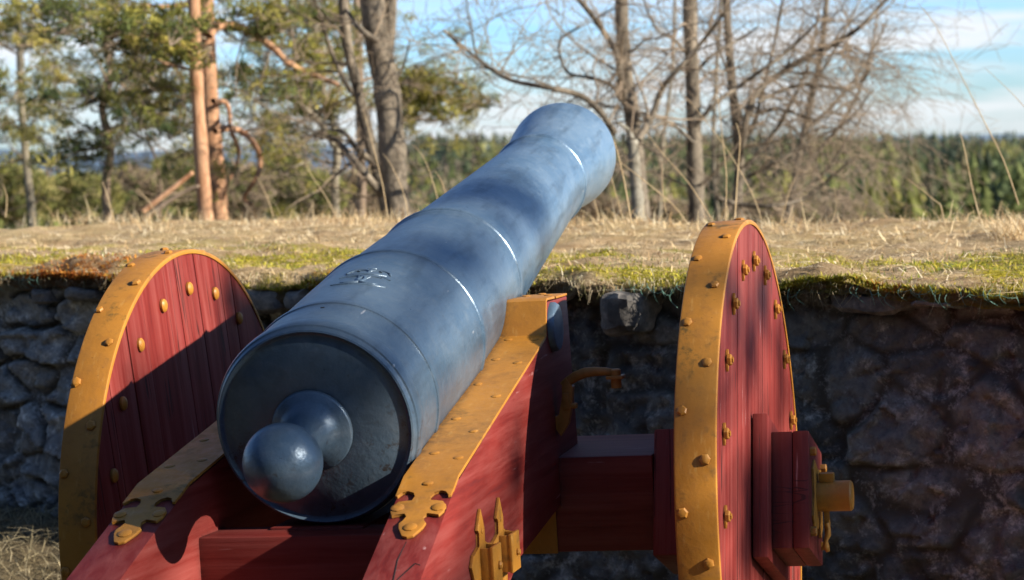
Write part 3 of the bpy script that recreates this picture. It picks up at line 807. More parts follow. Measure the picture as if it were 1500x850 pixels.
# ---- tall single stems
stem_m = mat_flat('dry stem', (.42, .31, .17), (.62, .5, .32), 30, .8, 0)
def stem(pts, d, r, label, head=False):
    mb = MB(); q = [P(x, y, dd) for x, y, dd in [(p[0], p[1], p[2] if len(p) > 2 else d) for p in pts]]
    # resample smoothly
    out = []
    for i in range(len(q)-1):
        a = q[max(i-1, 0)]; b = q[i]; c = q[i+1]; e = q[min(i+2, len(q)-1)]
        for s in (0, .33, .67):
            out.append(.5*((2*b)+(c-a)*s+(2*a-5*b+4*c-e)*s*s+(3*b-a-3*c+e)*s**3))
    out.append(q[-1]); n = len(out)
    mb.tube(out, [r*.72*(1-.7*i/n) for i in range(n)], 5)
    if head:
        for i in range(14):
            k = random.uniform(.0, .12); p = out[-1].lerp(out[max(0, n-3)], k*5 if k*5 < 1 else 1)
            a = random.uniform(0, 2*PI); e = p+Vector((math.cos(a)*.008, math.sin(a)*.008, random.uniform(.0, .012))); mb.tube([p, e], [.0008, .0004], 3)
    o = mb.build('dry_weed', stem_m); tag(o, label, 'tall grass', 'tall dry stems standing on the turf')
stems = [([(1438, 330), (1425, 280), (1412, 215), (1406, 195)], 8.3, .0042, 'upright cut-off straw stem at the right, second from the right edge'),
 ([(1492, 300), (1470, 235), (1440, 175), (1405, 105), (1372, 40), (1345, 5)], 8.2, .0034, 'longest thin grass stem, arching up to the left above the right edge'),
 ([(1530, 190), (1490, 145), (1465, 120), (1442, 99)], 8.3, .0022, 'thin seeded grass tip entering from the right edge'),
 ([(1384, 330), (1378, 302), (1372, 296), (1350, 278), (1328, 262)], 8.5, .0038, 'broken stem bent sharply to the left at the right of the turf'),
 ([(1062, 322), (1064, 260), (1058, 200), (1050, 130)], 8.6, .0036, 'tall upright pale stem just above the right wheel'),
 ([(1076, 322), (1080, 262), (1084, 205), (1078, 180)], 8.6, .0045, 'thick pale stem right of the tallest one above the right wheel'),
 ([(1118, 330), (1100, 280), (1062, 215), (1012, 150)], 8.7, .0030, 'slanting stem crossing behind the stems above the right wheel'),
 ([(1008, 330), (985, 300), (940, 262), (905, 235)], 8.5, .0040, 'stem leaning left against the cannon muzzle'),
 ([(1045, 325), (1010, 270), (975, 230), (945, 193)], 8.6, .0030, 'long stem leaning up left of the right wheel'),
 ([(925, 330), (915, 270), (905, 225), (898, 205)], 8.4, .0045, 'brown stem standing close right of the muzzle'),
 ([(915, 330), (905, 295), (893, 250)], 8.4, .0035, 'short brown stem tucked behind the muzzle'),
 ([(880, 330), (872, 300), (868, 285)], 8.6, .0035, 'very short stub below the muzzle'),
 ([(980, 330), (972, 290), (970, 240), (975, 220)], 8.7, .0028, 'faint stem between the muzzle and the right wheel'),
 ([(1142, 330), (1155, 285), (1165, 260)], 8.7, .0026, 'brown stem leaning right beyond the right wheel'),
 ([(568, 322), (560, 270), (545, 210), (532, 160)], 9.6, .0040, 'tall pale stem in front of the dark trunk left of the barrel'),
 ([(600, 322), (590, 280), (572, 240), (560, 225)], 9.6, .0028, 'stem leaning left behind the barrel and the dark trunk'),
 ([(645, 310), (635, 270), (620, 230), (604, 212)], 9.4, .0030, 'stem leaning left behind the middle of the barrel'),
 ([(655, 290), (645, 262), (636, 250)], 9.4, .0028, 'short stem rising behind the barrel'),
 ([(165, 318), (158, 290), (150, 266)], 10.5, .0045, 'stem between the tangled boughs at the left'),
 ([(232, 322), (218, 295), (200, 275)], 10.5, .0030, 'thin stem in front of the fallen pine limb'),
 ([(492, 318), (475, 285), (455, 255), (447, 238)], 10, .0030, 'slender stem right of the curling pine limb'),
 ([(400, 318), (392, 290), (376, 258)], 10.2, .0032, 'slender stem below the curling pine limb'),
 ([(8, 318), (10, 290), (4, 270)], 10.5, .0040, 'stem at the left edge of the turf'),
 ([(1218, 330), (1225, 300), (1222, 275)], 8.6, .002, 'lone thin stem right of centre between wheel and right edge')]
for pts, d, r, lab in stems: stem(pts, d, r, lab, head=False)
# bushy tuft at the right edge
mb = MB()
for _ in range(700):
    b = P(random.gauss(1490, 14), 336, random.uniform(7.4, 7.9)); b.z = 1.05
    a = random.uniform(0, 2*PI); d = Vector((math.cos(a), math.sin(a), 0))
    blade(mb, b, d, (UP+d*.25).normalized(), random.uniform(.06, .14), .0013, random.uniform(.3, 1.2), rc(strawc), 4)
o = mb.build('grass_tuft', STRAW, smooth=False); tag(o, 'bushy tuft of straw grass at the right edge of the wall top', 'grass tuft')

# ================================================================ TREES
def bark(name, c1, c2, scale=(1, 1, .25), s=18, bmp=.7):
    m, nt, b = newmat(name)
    v = coords(nt, scale); n1 = noise_n(nt, v, s, 8, .7, .5); n2 = noise_n(nt, coords(nt), 2.2, 4)
    c = mix(nt, ramp(nt, n1, [(.35, 0.), (.65, 1.)]), c1, c2)
    c = mix(nt, ramp(nt, n2, [(.45, 0.), (.7, .5)]), c, tuple(x*.55 for x in c1))
    nt.links.new(c, b.inputs['Base Color']); b.inputs['Roughness'].default_value = .85; b.inputs['Specular IOR Level'].default_value = .2
    bump(nt, b, n1, bmp, .02); return m
PINEB = bark('orange pine bark', (.38, .19, .10), (.68, .42, .26))
PINEG = bark('grey pine bark', (.2, .15, .11), (.40, .31, .23))
BIRG = bark('old birch bark', (.06, .05, .038), (.36, .31, .24), (1, 1, .6), 12)
BIRW = bark('white birch bark', (.12, .11, .08), (.46, .44, .37), (1, 1, 1.6), 10)
LICH = bark('lichen grey branch bark', (.17, .15, .11), (.42, .38, .29))
TWIG = mat_flat('bare twigs', (.22, .17, .12), (.40, .32, .23), 3, .8, 0)
NEED = mat_leaf('pine needles', trans=.3)
BUD = mat_leaf('bare bush', trans=.1)

def smooth_line(pts, step=3):
    out = []; n = len(pts)
    for i in range(n-1):
        a, b, c, e = pts[max(i-1, 0)], pts[i], pts[i+1], pts[min(i+2, n-1)]
        for k in range(step):
            s = k/step; out.append(.5*((2*b)+(c-a)*s+(2*a-5*b+4*c-e)*s*s+(3*b-a-3*c+e)*s**3))
    out.append(pts[-1]); return out
def grow(mb, p, d, L, r, lvl, rng, kink=.35, droop=0., sides=5, kids=(3, 6), ratio=.55, tips=None, minr=.0015):
    n = max(3, int(L/.10)) if lvl > 1 else 4
    n = min(n, 9); pts = [p.copy()]; q = p.copy(); dd = d.normalized(); st = L/n
    for i in range(n):
        dd = (dd+Vector((rng.gauss(0, kink), rng.gauss(0, kink), rng.gauss(0, kink)))*.55+Vector((0, 0, -droop))).normalized()
        q = q+dd*st; pts.append(q.copy())
    rad = [max(minr, r*(1-.75*i/n)) for i in range(n+1)]
    mb.tube(pts, rad, max(3, sides))
    if tips is not None and lvl <= 1: tips.append((pts[-1], dd, pts[n//2]))
    if lvl <= 0: return
    for _ in range(rng.randint(*kids)):
        i = rng.randint(1, n); s = pts[i]; base = (pts[i]-pts[i-1]).normalized()
        side = Vector((rng.gauss(0, 1), rng.gauss(0, 1), rng.gauss(0, 1))); side = (side-base*side.dot(base)).normalized()
        grow(mb, s, base*rng.uniform(.4, 1)+side*rng.uniform(.5, 1.1), L*ratio*rng.uniform(.6, 1.2), rad[i]*.6, lvl-1, rng, kink, droop, max(3, sides-1), kids, ratio, tips, minr)
def limb(mb, twig, pts, d, r0, r1, rng, kids=8, L=.7, lvl=2, start=.25, sides=7, kink=.35, droop=.0, tips=None, spread=1., kn=(2, 5), twr=None, jitter=.03):
    """pts in picture pixels at depth d"""
    q = smooth_line([P(p[0], p[1], (p[2] if len(p) > 2 else d)+(rng.gauss(0, jitter*d*.3) if len(p) < 3 else 0)) for p in pts], 4)
    n = len(q); rad = [(r0+(r1-r0)*i/(n-1))*rng.uniform(.93, 1.08) for i in range(n)]
    mb.tube(q, rad, sides)
    for _ in range(kids):
        i = rng.randint(int(n*start), n-1); b = (q[i]-q[i-1]).normalized()
        side = Vector((rng.gauss(0, 1), rng.gauss(0, 1), rng.gauss(0, 1)*.8)); side = (side-b*side.dot(b)).normalized()
        grow(twig, q[i], b*rng.uniform(.2, .9)+side*spread, L*rng.uniform(.5, 1.3), min(rad[i]*.42, twr or .008), lvl, rng, kink, droop, 4, kn, .55, tips)
    return q
def needle_tuft(mb, p, d, rng, size, col, n=9, w=.0035):
    u, w_ = frame_from(d)
    for i in range(n):
        a = rng.uniform(0, 2*PI); sp = rng.uniform(.3, 1.25)
        e = (d.normalized()*rng.uniform(.3, 1)+(u*math.cos(a)+w_*math.sin(a))*sp).normalized()
        s = e.cross(Vector((rng.gauss(0, 1), rng.gauss(0, 1), rng.gauss(0, 1)))).normalized()*w*rng.uniform(.7, 1.5)
        k = rng.uniform(.7, 1.3); c = (col[0]*k, col[1]*k, col[2]*k, 1)
        b0 = p+Vector((rng.gauss(0, size*.22), rng.gauss(0, size*.22), rng.gauss(0, size*.14)))
        mb.tri(b0-s, b0+s, b0+e*size*rng.uniform(.6, 1.2), c)
def needle_cloud(mb, twig, cx, cy, rx, ry, d, rng, n, cols, dz=.6, size=.085, w=.0062):
    pass
    """clumps of needle tufts on short branchlets around a pixel ellipse"""
    n = max(3, int(n*.22))
    for _ in range(n):
        a = rng.uniform(0, 2*PI); k = rng.random()**.6
        c0 = P(cx+rx*1.15*k*math.cos(a), cy+ry*1.2*k*math.sin(a), d+rng.gauss(0, dz*.6))
        col0 = rng.choice(cols); sh = rng.uniform(.6, 1.3)
        out_ = Vector((rng.gauss(0, 1), rng.gauss(0, 1), rng.uniform(-.2, .3))).normalized()
        for q in range(rng.randint(4, 8)):
            c = c0+out_*rng.uniform(-.16, .16)+Vector((rng.gauss(0, .06), rng.gauss(0, .06), rng.gauss(0, .028)))
            k2 = sh*rng.uniform(.75, 1.2); col = tuple(x*k2 for x in col0)
            dr = (out_*.6+Vector((rng.gauss(0, .6), rng.gauss(0, .6), rng.uniform(0, .8)))).normalized()
            twig.tube([c0-out_*.22-Vector((0, 0, .05)), c], [.004, .002], 3)
            needle_tuft(mb, c, dr, rng, size, col, 9, w); needle_tuft(mb, c-dr*.05, dr, rng, size, col, 5, w)
GREENP = [(.24, .25, .06), (.36, .34, .08), (.12, .15, .05), (.46, .40, .11)]
GREEND = [(.09, .13, .05), (.15, .18, .06), (.24, .24, .07), (.33, .31, .09)]
def tree(name, label, cat, group=None): return tag(empty(name), label, cat, group)
def put(root, loc): root.location = loc
def make_tree(name, label, cat, barkm, trunks, limbs, seed, clouds=(), group=None, lk=None, twigm=None, tipneedles=None, cols=GREENP):
    rng = random.Random(seed); lk = lk or {}
    root = empty(name); tag(root, label, cat, group)
    tr = MB(); tw = MB(); nd = MB(); tips = []
    first = trunks[0]
    root.location = P(first[0][0][0], first[0][0][1], first[1])
    for pts, d, r0, r1, kids in trunks:
        if pts[0][1] > 325 and name != 'fallen_branch':
            pb = P(pts[0][0], pts[0][1], d); g0 = P(pts[0][0], pts[0][1]+max(4, (pb.z-terr(pb.x, pb.y)+.08)/d*F), d)
            pts = [(pts[0][0]+(pts[0][0]-pts[1][0])*.3, 425-(g0-CAMP).dot(CU)/d*F)]+list(pts)
        k = dict(kids=kids, L=.9, lvl=2, start=.25, sides=12, jitter=.0); k.update(lk)
        limb(tr, tw, pts, d, r0, r1, rng, tips=tips, **k)
    for item in limbs:
        pts, d, r0, r1, kids = item[:5]
        k = dict(kids=kids, L=.6, lvl=2, start=.1, sides=8); k.update(lk); k.update(item[5] if len(item) > 5 else {})
        k['kids'] = kids
        limb(tr, tw, pts, d, r0, r1, rng, tips=tips, **k)
    for c in clouds: needle_cloud(nd, tw, *c[:5], rng, c[5], cols, *(c[6:]))
    if tipneedles:
        for p, d, mid in tips:
            if rng.random() < tipneedles*.3:
                col = rng.choice(cols); needle_tuft(nd, p, d, rng, .08, col, 16, .0035); needle_tuft(nd, p-d*.06, d, rng, .08, col, 12, .0035)
    inv = root.location
    for b_, nm, mm in ((tr, 'trunk', barkm), (tw, 'twigs', twigm or TWIG), (nd, 'needles', NEED)):
        if b_.v:
            b_.v = [v-inv for v in b_.v]; b_.build(nm, mm, root, smooth=nm != 'needles')
    return root

# left: pair of orange pine trunks
make_tree('pine_tree', 'slim pine with pale orange bark, the front and left trunk of the close pair', 'pine', PINEB,
    [([(303, 338), (299, 290), (293, 200), (287, 100), (283, -40)], 14, .050, .036, 0)],
    [([(288, 60), (270, 66), (235, 62), (200, 48), (160, 38)], 14, .014, .004, 8)], 1,
    clouds=[(215, 45, 62, 26, 14, 95), (150, 20, 45, 22, 14.5, 45), (260, 70, 26, 16, 13.8, 25)], lk=dict(L=.45), tipneedles=.5)
make_tree('pine_tree', 'stouter reddish pine with long crooked limbs, rear trunk of the close pair', 'pine', PINEB,
    [([(323, 338), (319, 290), (311, 190), (305, 90), (299, -40)], 15, .062, .050, 0)],
    [([(306, 52), (318, 38), (345, 38), (375, 52), (402, 72), (422, 92), (455, 108), (495, 124)], 15, .032, .014, 10),
     ([(312, 148), (330, 150), (336, 165), (337, 185), (342, 200), (350, 222), (345, 245), (335, 265), (328, 290)], 14.8, .017, .008, 3, dict(L=.3)),
     ([(315, 192), (335, 188), (355, 194), (372, 210), (381, 232), (378, 255), (366, 275), (357, 292), (370, 300)], 14.7, .023, .009, 4, dict(L=.3)),
     ([(310, 8), (280, 5), (250, 10), (205, 8)], 15.2, .022, .012, 8),
     ([(300, 110), (270, 100), (240, 92), (205, 70), (195, 60)], 15, .012, .005, 6)], 2,
    clouds=[(380, 18, 50, 18, 15, 50), (235, 100, 40, 26, 15.4, 40), (460, 60, 42, 45, 16, 60), (330, 115, 35, 25, 16, 30), (400, 130, 50, 25, 16.2, 38)], lk=dict(L=.5), tipneedles=.6)
# fallen limbs leaning on the pair
make_tree('fallen_branch', 'orange fallen pine limb leaning on the foot of the pine pair, the upper of two', 'branch', PINEB,
    [([(210, 310), (232, 292), (258, 272), (283, 252)], 13.6, .018, .013, 0)], [], 3, group=None)
make_tree('fallen_branch', 'darker fallen pine limb lying below the other at the foot of the pine pair', 'branch', PINEG,
    [([(214, 318), (240, 300), (265, 284), (292, 272)], 13.5, .013, .009, 0)], [], 4)
# hanging boughs pine
make_tree('pine_tree', 'crooked dark-needled pine with hanging boughs left of the orange pair', 'pine', PINEG,
    [([(158, 330), (155, 270), (162, 215), (150, 160), (163, 110), (155, 60), (165, 0), (160, -60)], 17, .036, .022, 4)],
    [([(155, 150), (150, 130), (162, 100), (165, 70)], 16.8, .02, .01, 6), ([(160, 110), (185, 130), (215, 160), (240, 170)], 17, .016, .005, 10),
     ([(158, 130), (130, 150), (105, 160), (85, 150)], 17, .014, .005, 8), ([(155, 190), (180, 185), (205, 200), (235, 205)], 17.2, .012, .005, 8),
     ([(158, 60), (190, 75), (220, 110), (232, 130)], 17.2, .014, .005, 8), ([(157, 215), (125, 220), (100, 228), (80, 240)], 17, .012, .004, 7),
     ([(232, 320), (236, 290), (230, 240), (215, 200), (210, 170)], 17.5, .014, .006, 8)], 5,
    clouds=[(100, 135, 45, 18, 17, 34), (175, 155, 40, 26, 17, 38), (245, 165, 40, 20, 17, 36), (130, 205, 34, 16, 17, 24), (95, 240, 25, 14, 17, 20), (225, 190, 40, 14, 17, 28), (190, 110, 30, 16, 17, 24), (265, 125, 30, 18, 17, 22), (60, 25, 60, 22, 17, 40), (110, 8, 60, 18, 17, 36), (285, 195, 30, 18, 17, 18)],
    lk=dict(L=.6), tipneedles=.5, cols=GREEND)
make_tree('pine_tree', 'thin young pine with a pale stem near the left edge', 'pine', LICH,
    [([(48, 330), (42, 270), (35, 200), (30, 120), (28, 40), (22, -60)], 20, .040, .024, 8)],
    [([(32, 110), (60, 95), (85, 100)], 20, .012, .004, 8), ([(30, 130), (10, 150), (-20, 150)], 20, .012, .004, 8)], 6,
    clouds=[(25, 55, 42, 22, 20, 45), (70, 105, 34, 16, 20, 32), (10, 120, 28, 24, 20, 30), (55, 165, 26, 18, 20, 24), (15, 180, 26, 18, 20, 22), (70, 60, 30, 16, 20, 22), (40, 225, 30, 16, 20, 22), (5, 30, 30, 26, 20, 22), (52, 195, 22, 12, 20, 16)],
    lk=dict(L=.5), tipneedles=.5)
# bent grey pines right of the pair
make_tree('pine_tree', 'grey lichened pine with sprawling crooked branches between the orange pair and the dark trunk', 'pine', LICH,
    [([(492, 330), (490, 270), (494, 225), (488, 180), (470, 120), (462, 40), (458, -60)], 18, .036, .026, 5)],
    [([(490, 215), (465, 175), (435, 150), (400, 130), (365, 128)], 17.5, .024, .007, 14),
     ([(480, 150), (450, 130), (415, 122), (380, 122), (345, 112)], 18, .018, .006, 12),
     ([(490, 200), (520, 240), (550, 270), (572, 300)], 17.2, .026, .016, 6),
     ([(470, 90), (440, 70), (420, 30), (400, -20)], 18.2, .02, .008, 10), ([(475, 110), (505, 95), (530, 60), (545, 10)], 18, .018, .008, 10),
     ([(486, 180), (455, 200), (425, 215), (395, 205)], 17.8, .014, .005, 12), ([(492, 240), (460, 235), (430, 245), (405, 260)], 17.8, .012, .004, 10),
     ([(465, 60), (490, 30), (500, -20)], 18.2, .016, .008, 8)], 7,
    clouds=[(410, 55, 50, 30, 18.4, 46), (480, 20, 40, 24, 18.4, 34), (440, 165, 40, 22, 18, 26), (390, 190, 30, 14, 18, 18), (475, 130, 30, 22, 18.2, 20), (520, 60, 26, 30, 18.4, 20), (430, 225, 40, 16, 18, 16), (510, 150, 26, 24, 18, 16)],
    lk=dict(L=.6), tipneedles=.45)
# dark thick birch
make_tree('birch_tree', 'thick dark-barked birch with a forked leaning stem just left of the barrel', 'birch', BIRG,
    [([(586, 340), (579, 290), (573, 200), (565, 120), (552, 50), (540, -50)], 14, .085, .078, 0),
     ([(572, 330), (556, 270), (540, 200), (524, 130), (508, 60), (500, -50)], 14.3, .040, .030, 6),
     ([(563, 110), (570, 50), (574, -50)], 14, .042, .036, 0)],
    [([(548, 240), (520, 215), (505, 195), (480, 190)], 14.3, .02, .008, 8), ([(530, 150), (505, 120), (480, 60), (470, 20)], 14.4, .018, .008, 8),
     ([(560, 285), (530, 250), (510, 225), (490, 205), (460, 200)], 14, .026, .010, 8), ([(552, 60), (525, 40), (505, 10)], 14, .02, .01, 5),
     ([(569, 130), (590, 100), (600, 60)], 14, .01, .004, 5)], 8,
    clouds=[], lk=dict(L=.6, kink=.4))
make_tree('pine_tree', 'pine whose low yellow-green bough reaches out right of the dark birch trunk', 'pine', PINEG,
    [([(528, 335), (530, 270), (528, 200), (526, 100), (520, -60)], 19, .04, .034, 0)],
    [([(528, 165), (560, 150), (600, 140), (640, 148), (690, 155)], 19, .016, .005, 10), ([(527, 120), (560, 110), (600, 115), (640, 125)], 19, .014, .005, 8)], 9,
    clouds=[(625, 128, 38, 18, 19, 62), (660, 155, 40, 14, 19, 58), (600, 160, 36, 16, 19, 44), (590, 125, 30, 14, 19, 30)], lk=dict(L=.45), tipneedles=.8, cols=[(.32, .30, .07), (.38, .33, .09), (.2, .22, .06)])
# right: birches
make_tree('birch_tree', 'forked birch with a white lower trunk right behind the cannon muzzle', 'birch', BIRG,
    [([(942, 345), (938, 290), (932, 230), (926, 170), (916, 100), (911, 40), (910, -50)], 14, .052, .038, 6)],
    [([(930, 180), (912, 130), (905, 85), (890, 55), (865, 20), (840, -10)], 14, .026, .014, 8),
     ([(935, 205), (955, 170), (970, 130), (995, 100), (1030, 60), (1060, 20)], 13.9, .022, .010, 12),
     ([(900, 195), (880, 165), (850, 140), (800, 128), (750, 118), (715, 98), (680, 70), (650, 45)], 13.6, .020, .008, 16, dict(L=.6)),
     ([(888, 155), (840, 140), (790, 120), (745, 108), (700, 95), (660, 55)], 13.8, .008, .004, 12, dict(L=.5)),
     ([(925, 175), (900, 130), (870, 115), (830, 105), (820, 60), (850, 40)], 14.2, .015, .006, 14, dict(L=.5)),
     ([(728, 105), (700, 85), (690, 40), (680, -20)], 13.7, .01, .004, 8), ([(920, 105), (900, 110), (890, 130)], 14, .015, .006, 5)], 10, lk=dict(L=.6, kink=.42))
make_tree('birch_stump', 'short pale mossy birch stem standing close right of the muzzle', 'birch', BIRW,
    [([(936, 345), (934, 300), (930, 250), (926, 205)], 13.4, .040, .034, 0)], [([(926, 205), (920, 190), (905, 180)], 13.4, .018, .006, 3)], 31)
make_tree('birch_tree', 'straight dark birch behind the top of the right wheel', 'birch', BIRG,
    [([(1022, 345), (1019, 280), (1017, 200), (1014, 110), (1011, 40), (1010, -50)], 14.5, .054, .042, 10)],
    [([(1018, 185), (1050, 150), (1085, 125), (1120, 100), (1160, 70), (1200, 30)], 14.4, .016, .008, 12),
     ([(1015, 110), (1045, 80), (1080, 60), (1110, 40)], 14.6, .013, .006, 10), ([(1017, 210), (980, 180), (950, 190), (920, 200)], 14.3, .012, .005, 8),
     ([(1013, 90), (990, 60), (960, 40), (940, -10)], 14.6, .012, .006, 9)], 11, lk=dict(L=.7, kink=.35))
make_tree('birch_tree', 'many-stemmed birch with a long limb arching to the upper right and drooping twigs', 'birch', BIRG,
    [([(1085, 345), (1080, 300), (1083, 250), (1080, 200), (1072, 120), (1066, 40), (1062, -50)], 15, .038, .024, 10)],
    [([(1083, 235), (1090, 190), (1105, 140), (1140, 110), (1180, 85), (1230, 60), (1265, 35), (1310, -15)], 14.8, .026, .012, 26, dict(L=.75, droop=.05)),
     ([(1085, 215), (1105, 180), (1120, 120), (1135, 60), (1150, -20)], 15.2, .016, .008, 14), ([(1090, 250), (1130, 200), (1160, 150), (1185, 90), (1200, 10)], 15.4, .015, .007, 16),
     ([(1050, 290), (1085, 300), (1130, 302), (1180, 290), (1215, 262), (1245, 235)], 14.6, .016, .007, 14), ([(1095, 260), (1150, 230), (1200, 200), (1240, 180), (1280, 130)], 15, .013, .005, 18, dict(droop=.04)),
     ([(1095, 200), (1080, 150), (1060, 90), (1040, 30)], 15, .013, .006, 10), ([(1110, 150), (1170, 125), (1235, 130), (1262, 122), (1275, 100)], 14.8, .012, .006, 14, dict(droop=.06)),
     ([(1100, 170), (1140, 160), (1200, 175), (1240, 150)], 15.1, .012, .005, 12)], 12, lk=dict(L=.62, kink=.34, kn=(2, 4)))
make_tree('birch_tree', 'slender birch with a veil of drooping twigs, the farthest right of the bare trees', 'birch', BIRG,
    [([(1150, 345), (1160, 290), (1172, 220), (1190, 140), (1205, 60), (1215, -50)], 17, .030, .018, 22)],
    [([(1165, 270), (1200, 220), (1240, 170), (1270, 100), (1285, 20)], 17, .016, .007, 26), ([(1180, 190), (1225, 150), (1270, 90), (1300, 30)], 17.2, .014, .006, 26),
     ([(1160, 290), (1190, 270), (1225, 230), (1250, 190), (1280, 150)], 16.8, .012, .005, 20), ([(1195, 120), (1230, 60), (1260, 0)], 17, .012, .006, 18)], 13, lk=dict(L=.8, kink=.25, droop=.12, kn=(2, 4)))
# more thin stems between
make_tree('birch_tree', 'thin pale sapling between the two birches behind the right wheel', 'birch', LICH,
    [([(1055, 345), (1048, 280), (1045, 200), (1050, 100), (1060, -50)], 18, .018, .012, 14)], [], 14, lk=dict(L=.8))
make_tree('birch_tree', 'thin sapling in the gap above the muzzle', 'birch', LICH,
    [([(965, 345), (968, 280), (972, 200), (985, 100), (990, -50)], 19, .018, .012, 18)], [([(970, 240), (940, 180), (900, 140), (850, 100)], 19, .010, .004, 16)], 15, lk=dict(L=.9))

# bushes of fine brown twigs and green shrubs on the slope behind the wall
def shrub(cx, cy, rx, ry, d, n, cols, name, label, cat, seed, leaf=.05, group=None):
    rng = random.Random(seed); root = empty(name); tag(root, label, cat, group)
    base = P(cx, cy+ry, d); root.location = base
    tw = MB(); lf = MB()
    for i in range(18):
        e = P(cx+rng.uniform(-rx, rx)*.9, cy+rng.uniform(-ry, ry*.5), d+rng.gauss(0, .4)); m = base.lerp(e, .5)+Vector((rng.gauss(0, .1), rng.gauss(0, .1), rng.gauss(0, .1)))
        tw.tube([base-base, m-base, e-base], [.012, .008, .003], 4)
    for i in range(n):
        a = rng.uniform(0, 2*PI); k = rng.random()**.5
        c = P(cx+rx*k*math.cos(a), cy+ry*k*math.sin(a), d+rng.gauss(0, rx/F*d*.5))-base
        col = rng.choice(cols); sh = rng.uniform(.6, 1.3)*(1.1-.35*(k*math.sin(a))); col = tuple(x*sh for x in col)
        needle_tuft(lf, c, Vector((rng.gauss(0, 1), rng.gauss(0, 1), rng.uniform(0, 1))), rng, leaf, col, 9, leaf*.07)
    tw.build('stems', TWIG, root); lf.build('foliage', NEED, root, smooth=False)
GS = [(.22, .23, .07), (.29, .28, .09), (.15, .17, .06), (.35, .31, .13)]
BS = [(.30, .235, .165), (.38, .30, .21), (.22, .17, .12), (.22, .22, .09)]
sh = [(25, 285, 55, 40, 24, 900, GS, 'juniper_bush', 'green juniper bush at the left edge behind the turf', 'bush'),
      (120, 290, 60, 34, 26, 900, GS, 'juniper_bush', 'green juniper bush under the hanging boughs', 'bush'),
      (195, 285, 45, 40, 28, 700, BS, 'bare_bush', 'brown bare bush left of the fallen limbs', 'bush'),
      (265, 262, 45, 40, 30, 700, GS, 'juniper_bush', 'green juniper bush right behind the fallen limbs', 'bush'),
      (350, 285, 45, 45, 27, 700, BS, 'bare_bush', 'brownish bush inside the loop of the curled pine limb', 'bush'),
      (415, 270, 45, 45, 29, 900, GS, 'juniper_bush', 'tall green bush right of the curled pine limb', 'bush'),
      (465, 290, 40, 34, 24, 800, GS, 'juniper_bush', 'yellow-green low bush by the grey pine', 'bush'),
      (525, 290, 38, 40, 30, 600, BS, 'bare_bush', 'brown bush between the grey pine and the dark birch', 'bush'),
      (960, 314, 55, 24, 26, 380, BS, 'bare_bush', 'brown twiggy bush between muzzle and right wheel', 'bush'),
      (1130, 312, 70, 26, 30, 450, BS, 'bare_bush', 'widest brown twiggy bush behind the right wheel', 'bush'),
      (1230, 314, 60, 24, 34, 320, BS, 'bare_bush', 'brown twiggy bush at the foot of the drooping birch', 'bush'),
      (870, 312, 40, 26, 26, 500, BS, 'bare_bush', 'low brown bush directly below the muzzle', 'bush')]
for i, s in enumerate(sh): shrub(*s[:10], seed=50+i, leaf=.10)

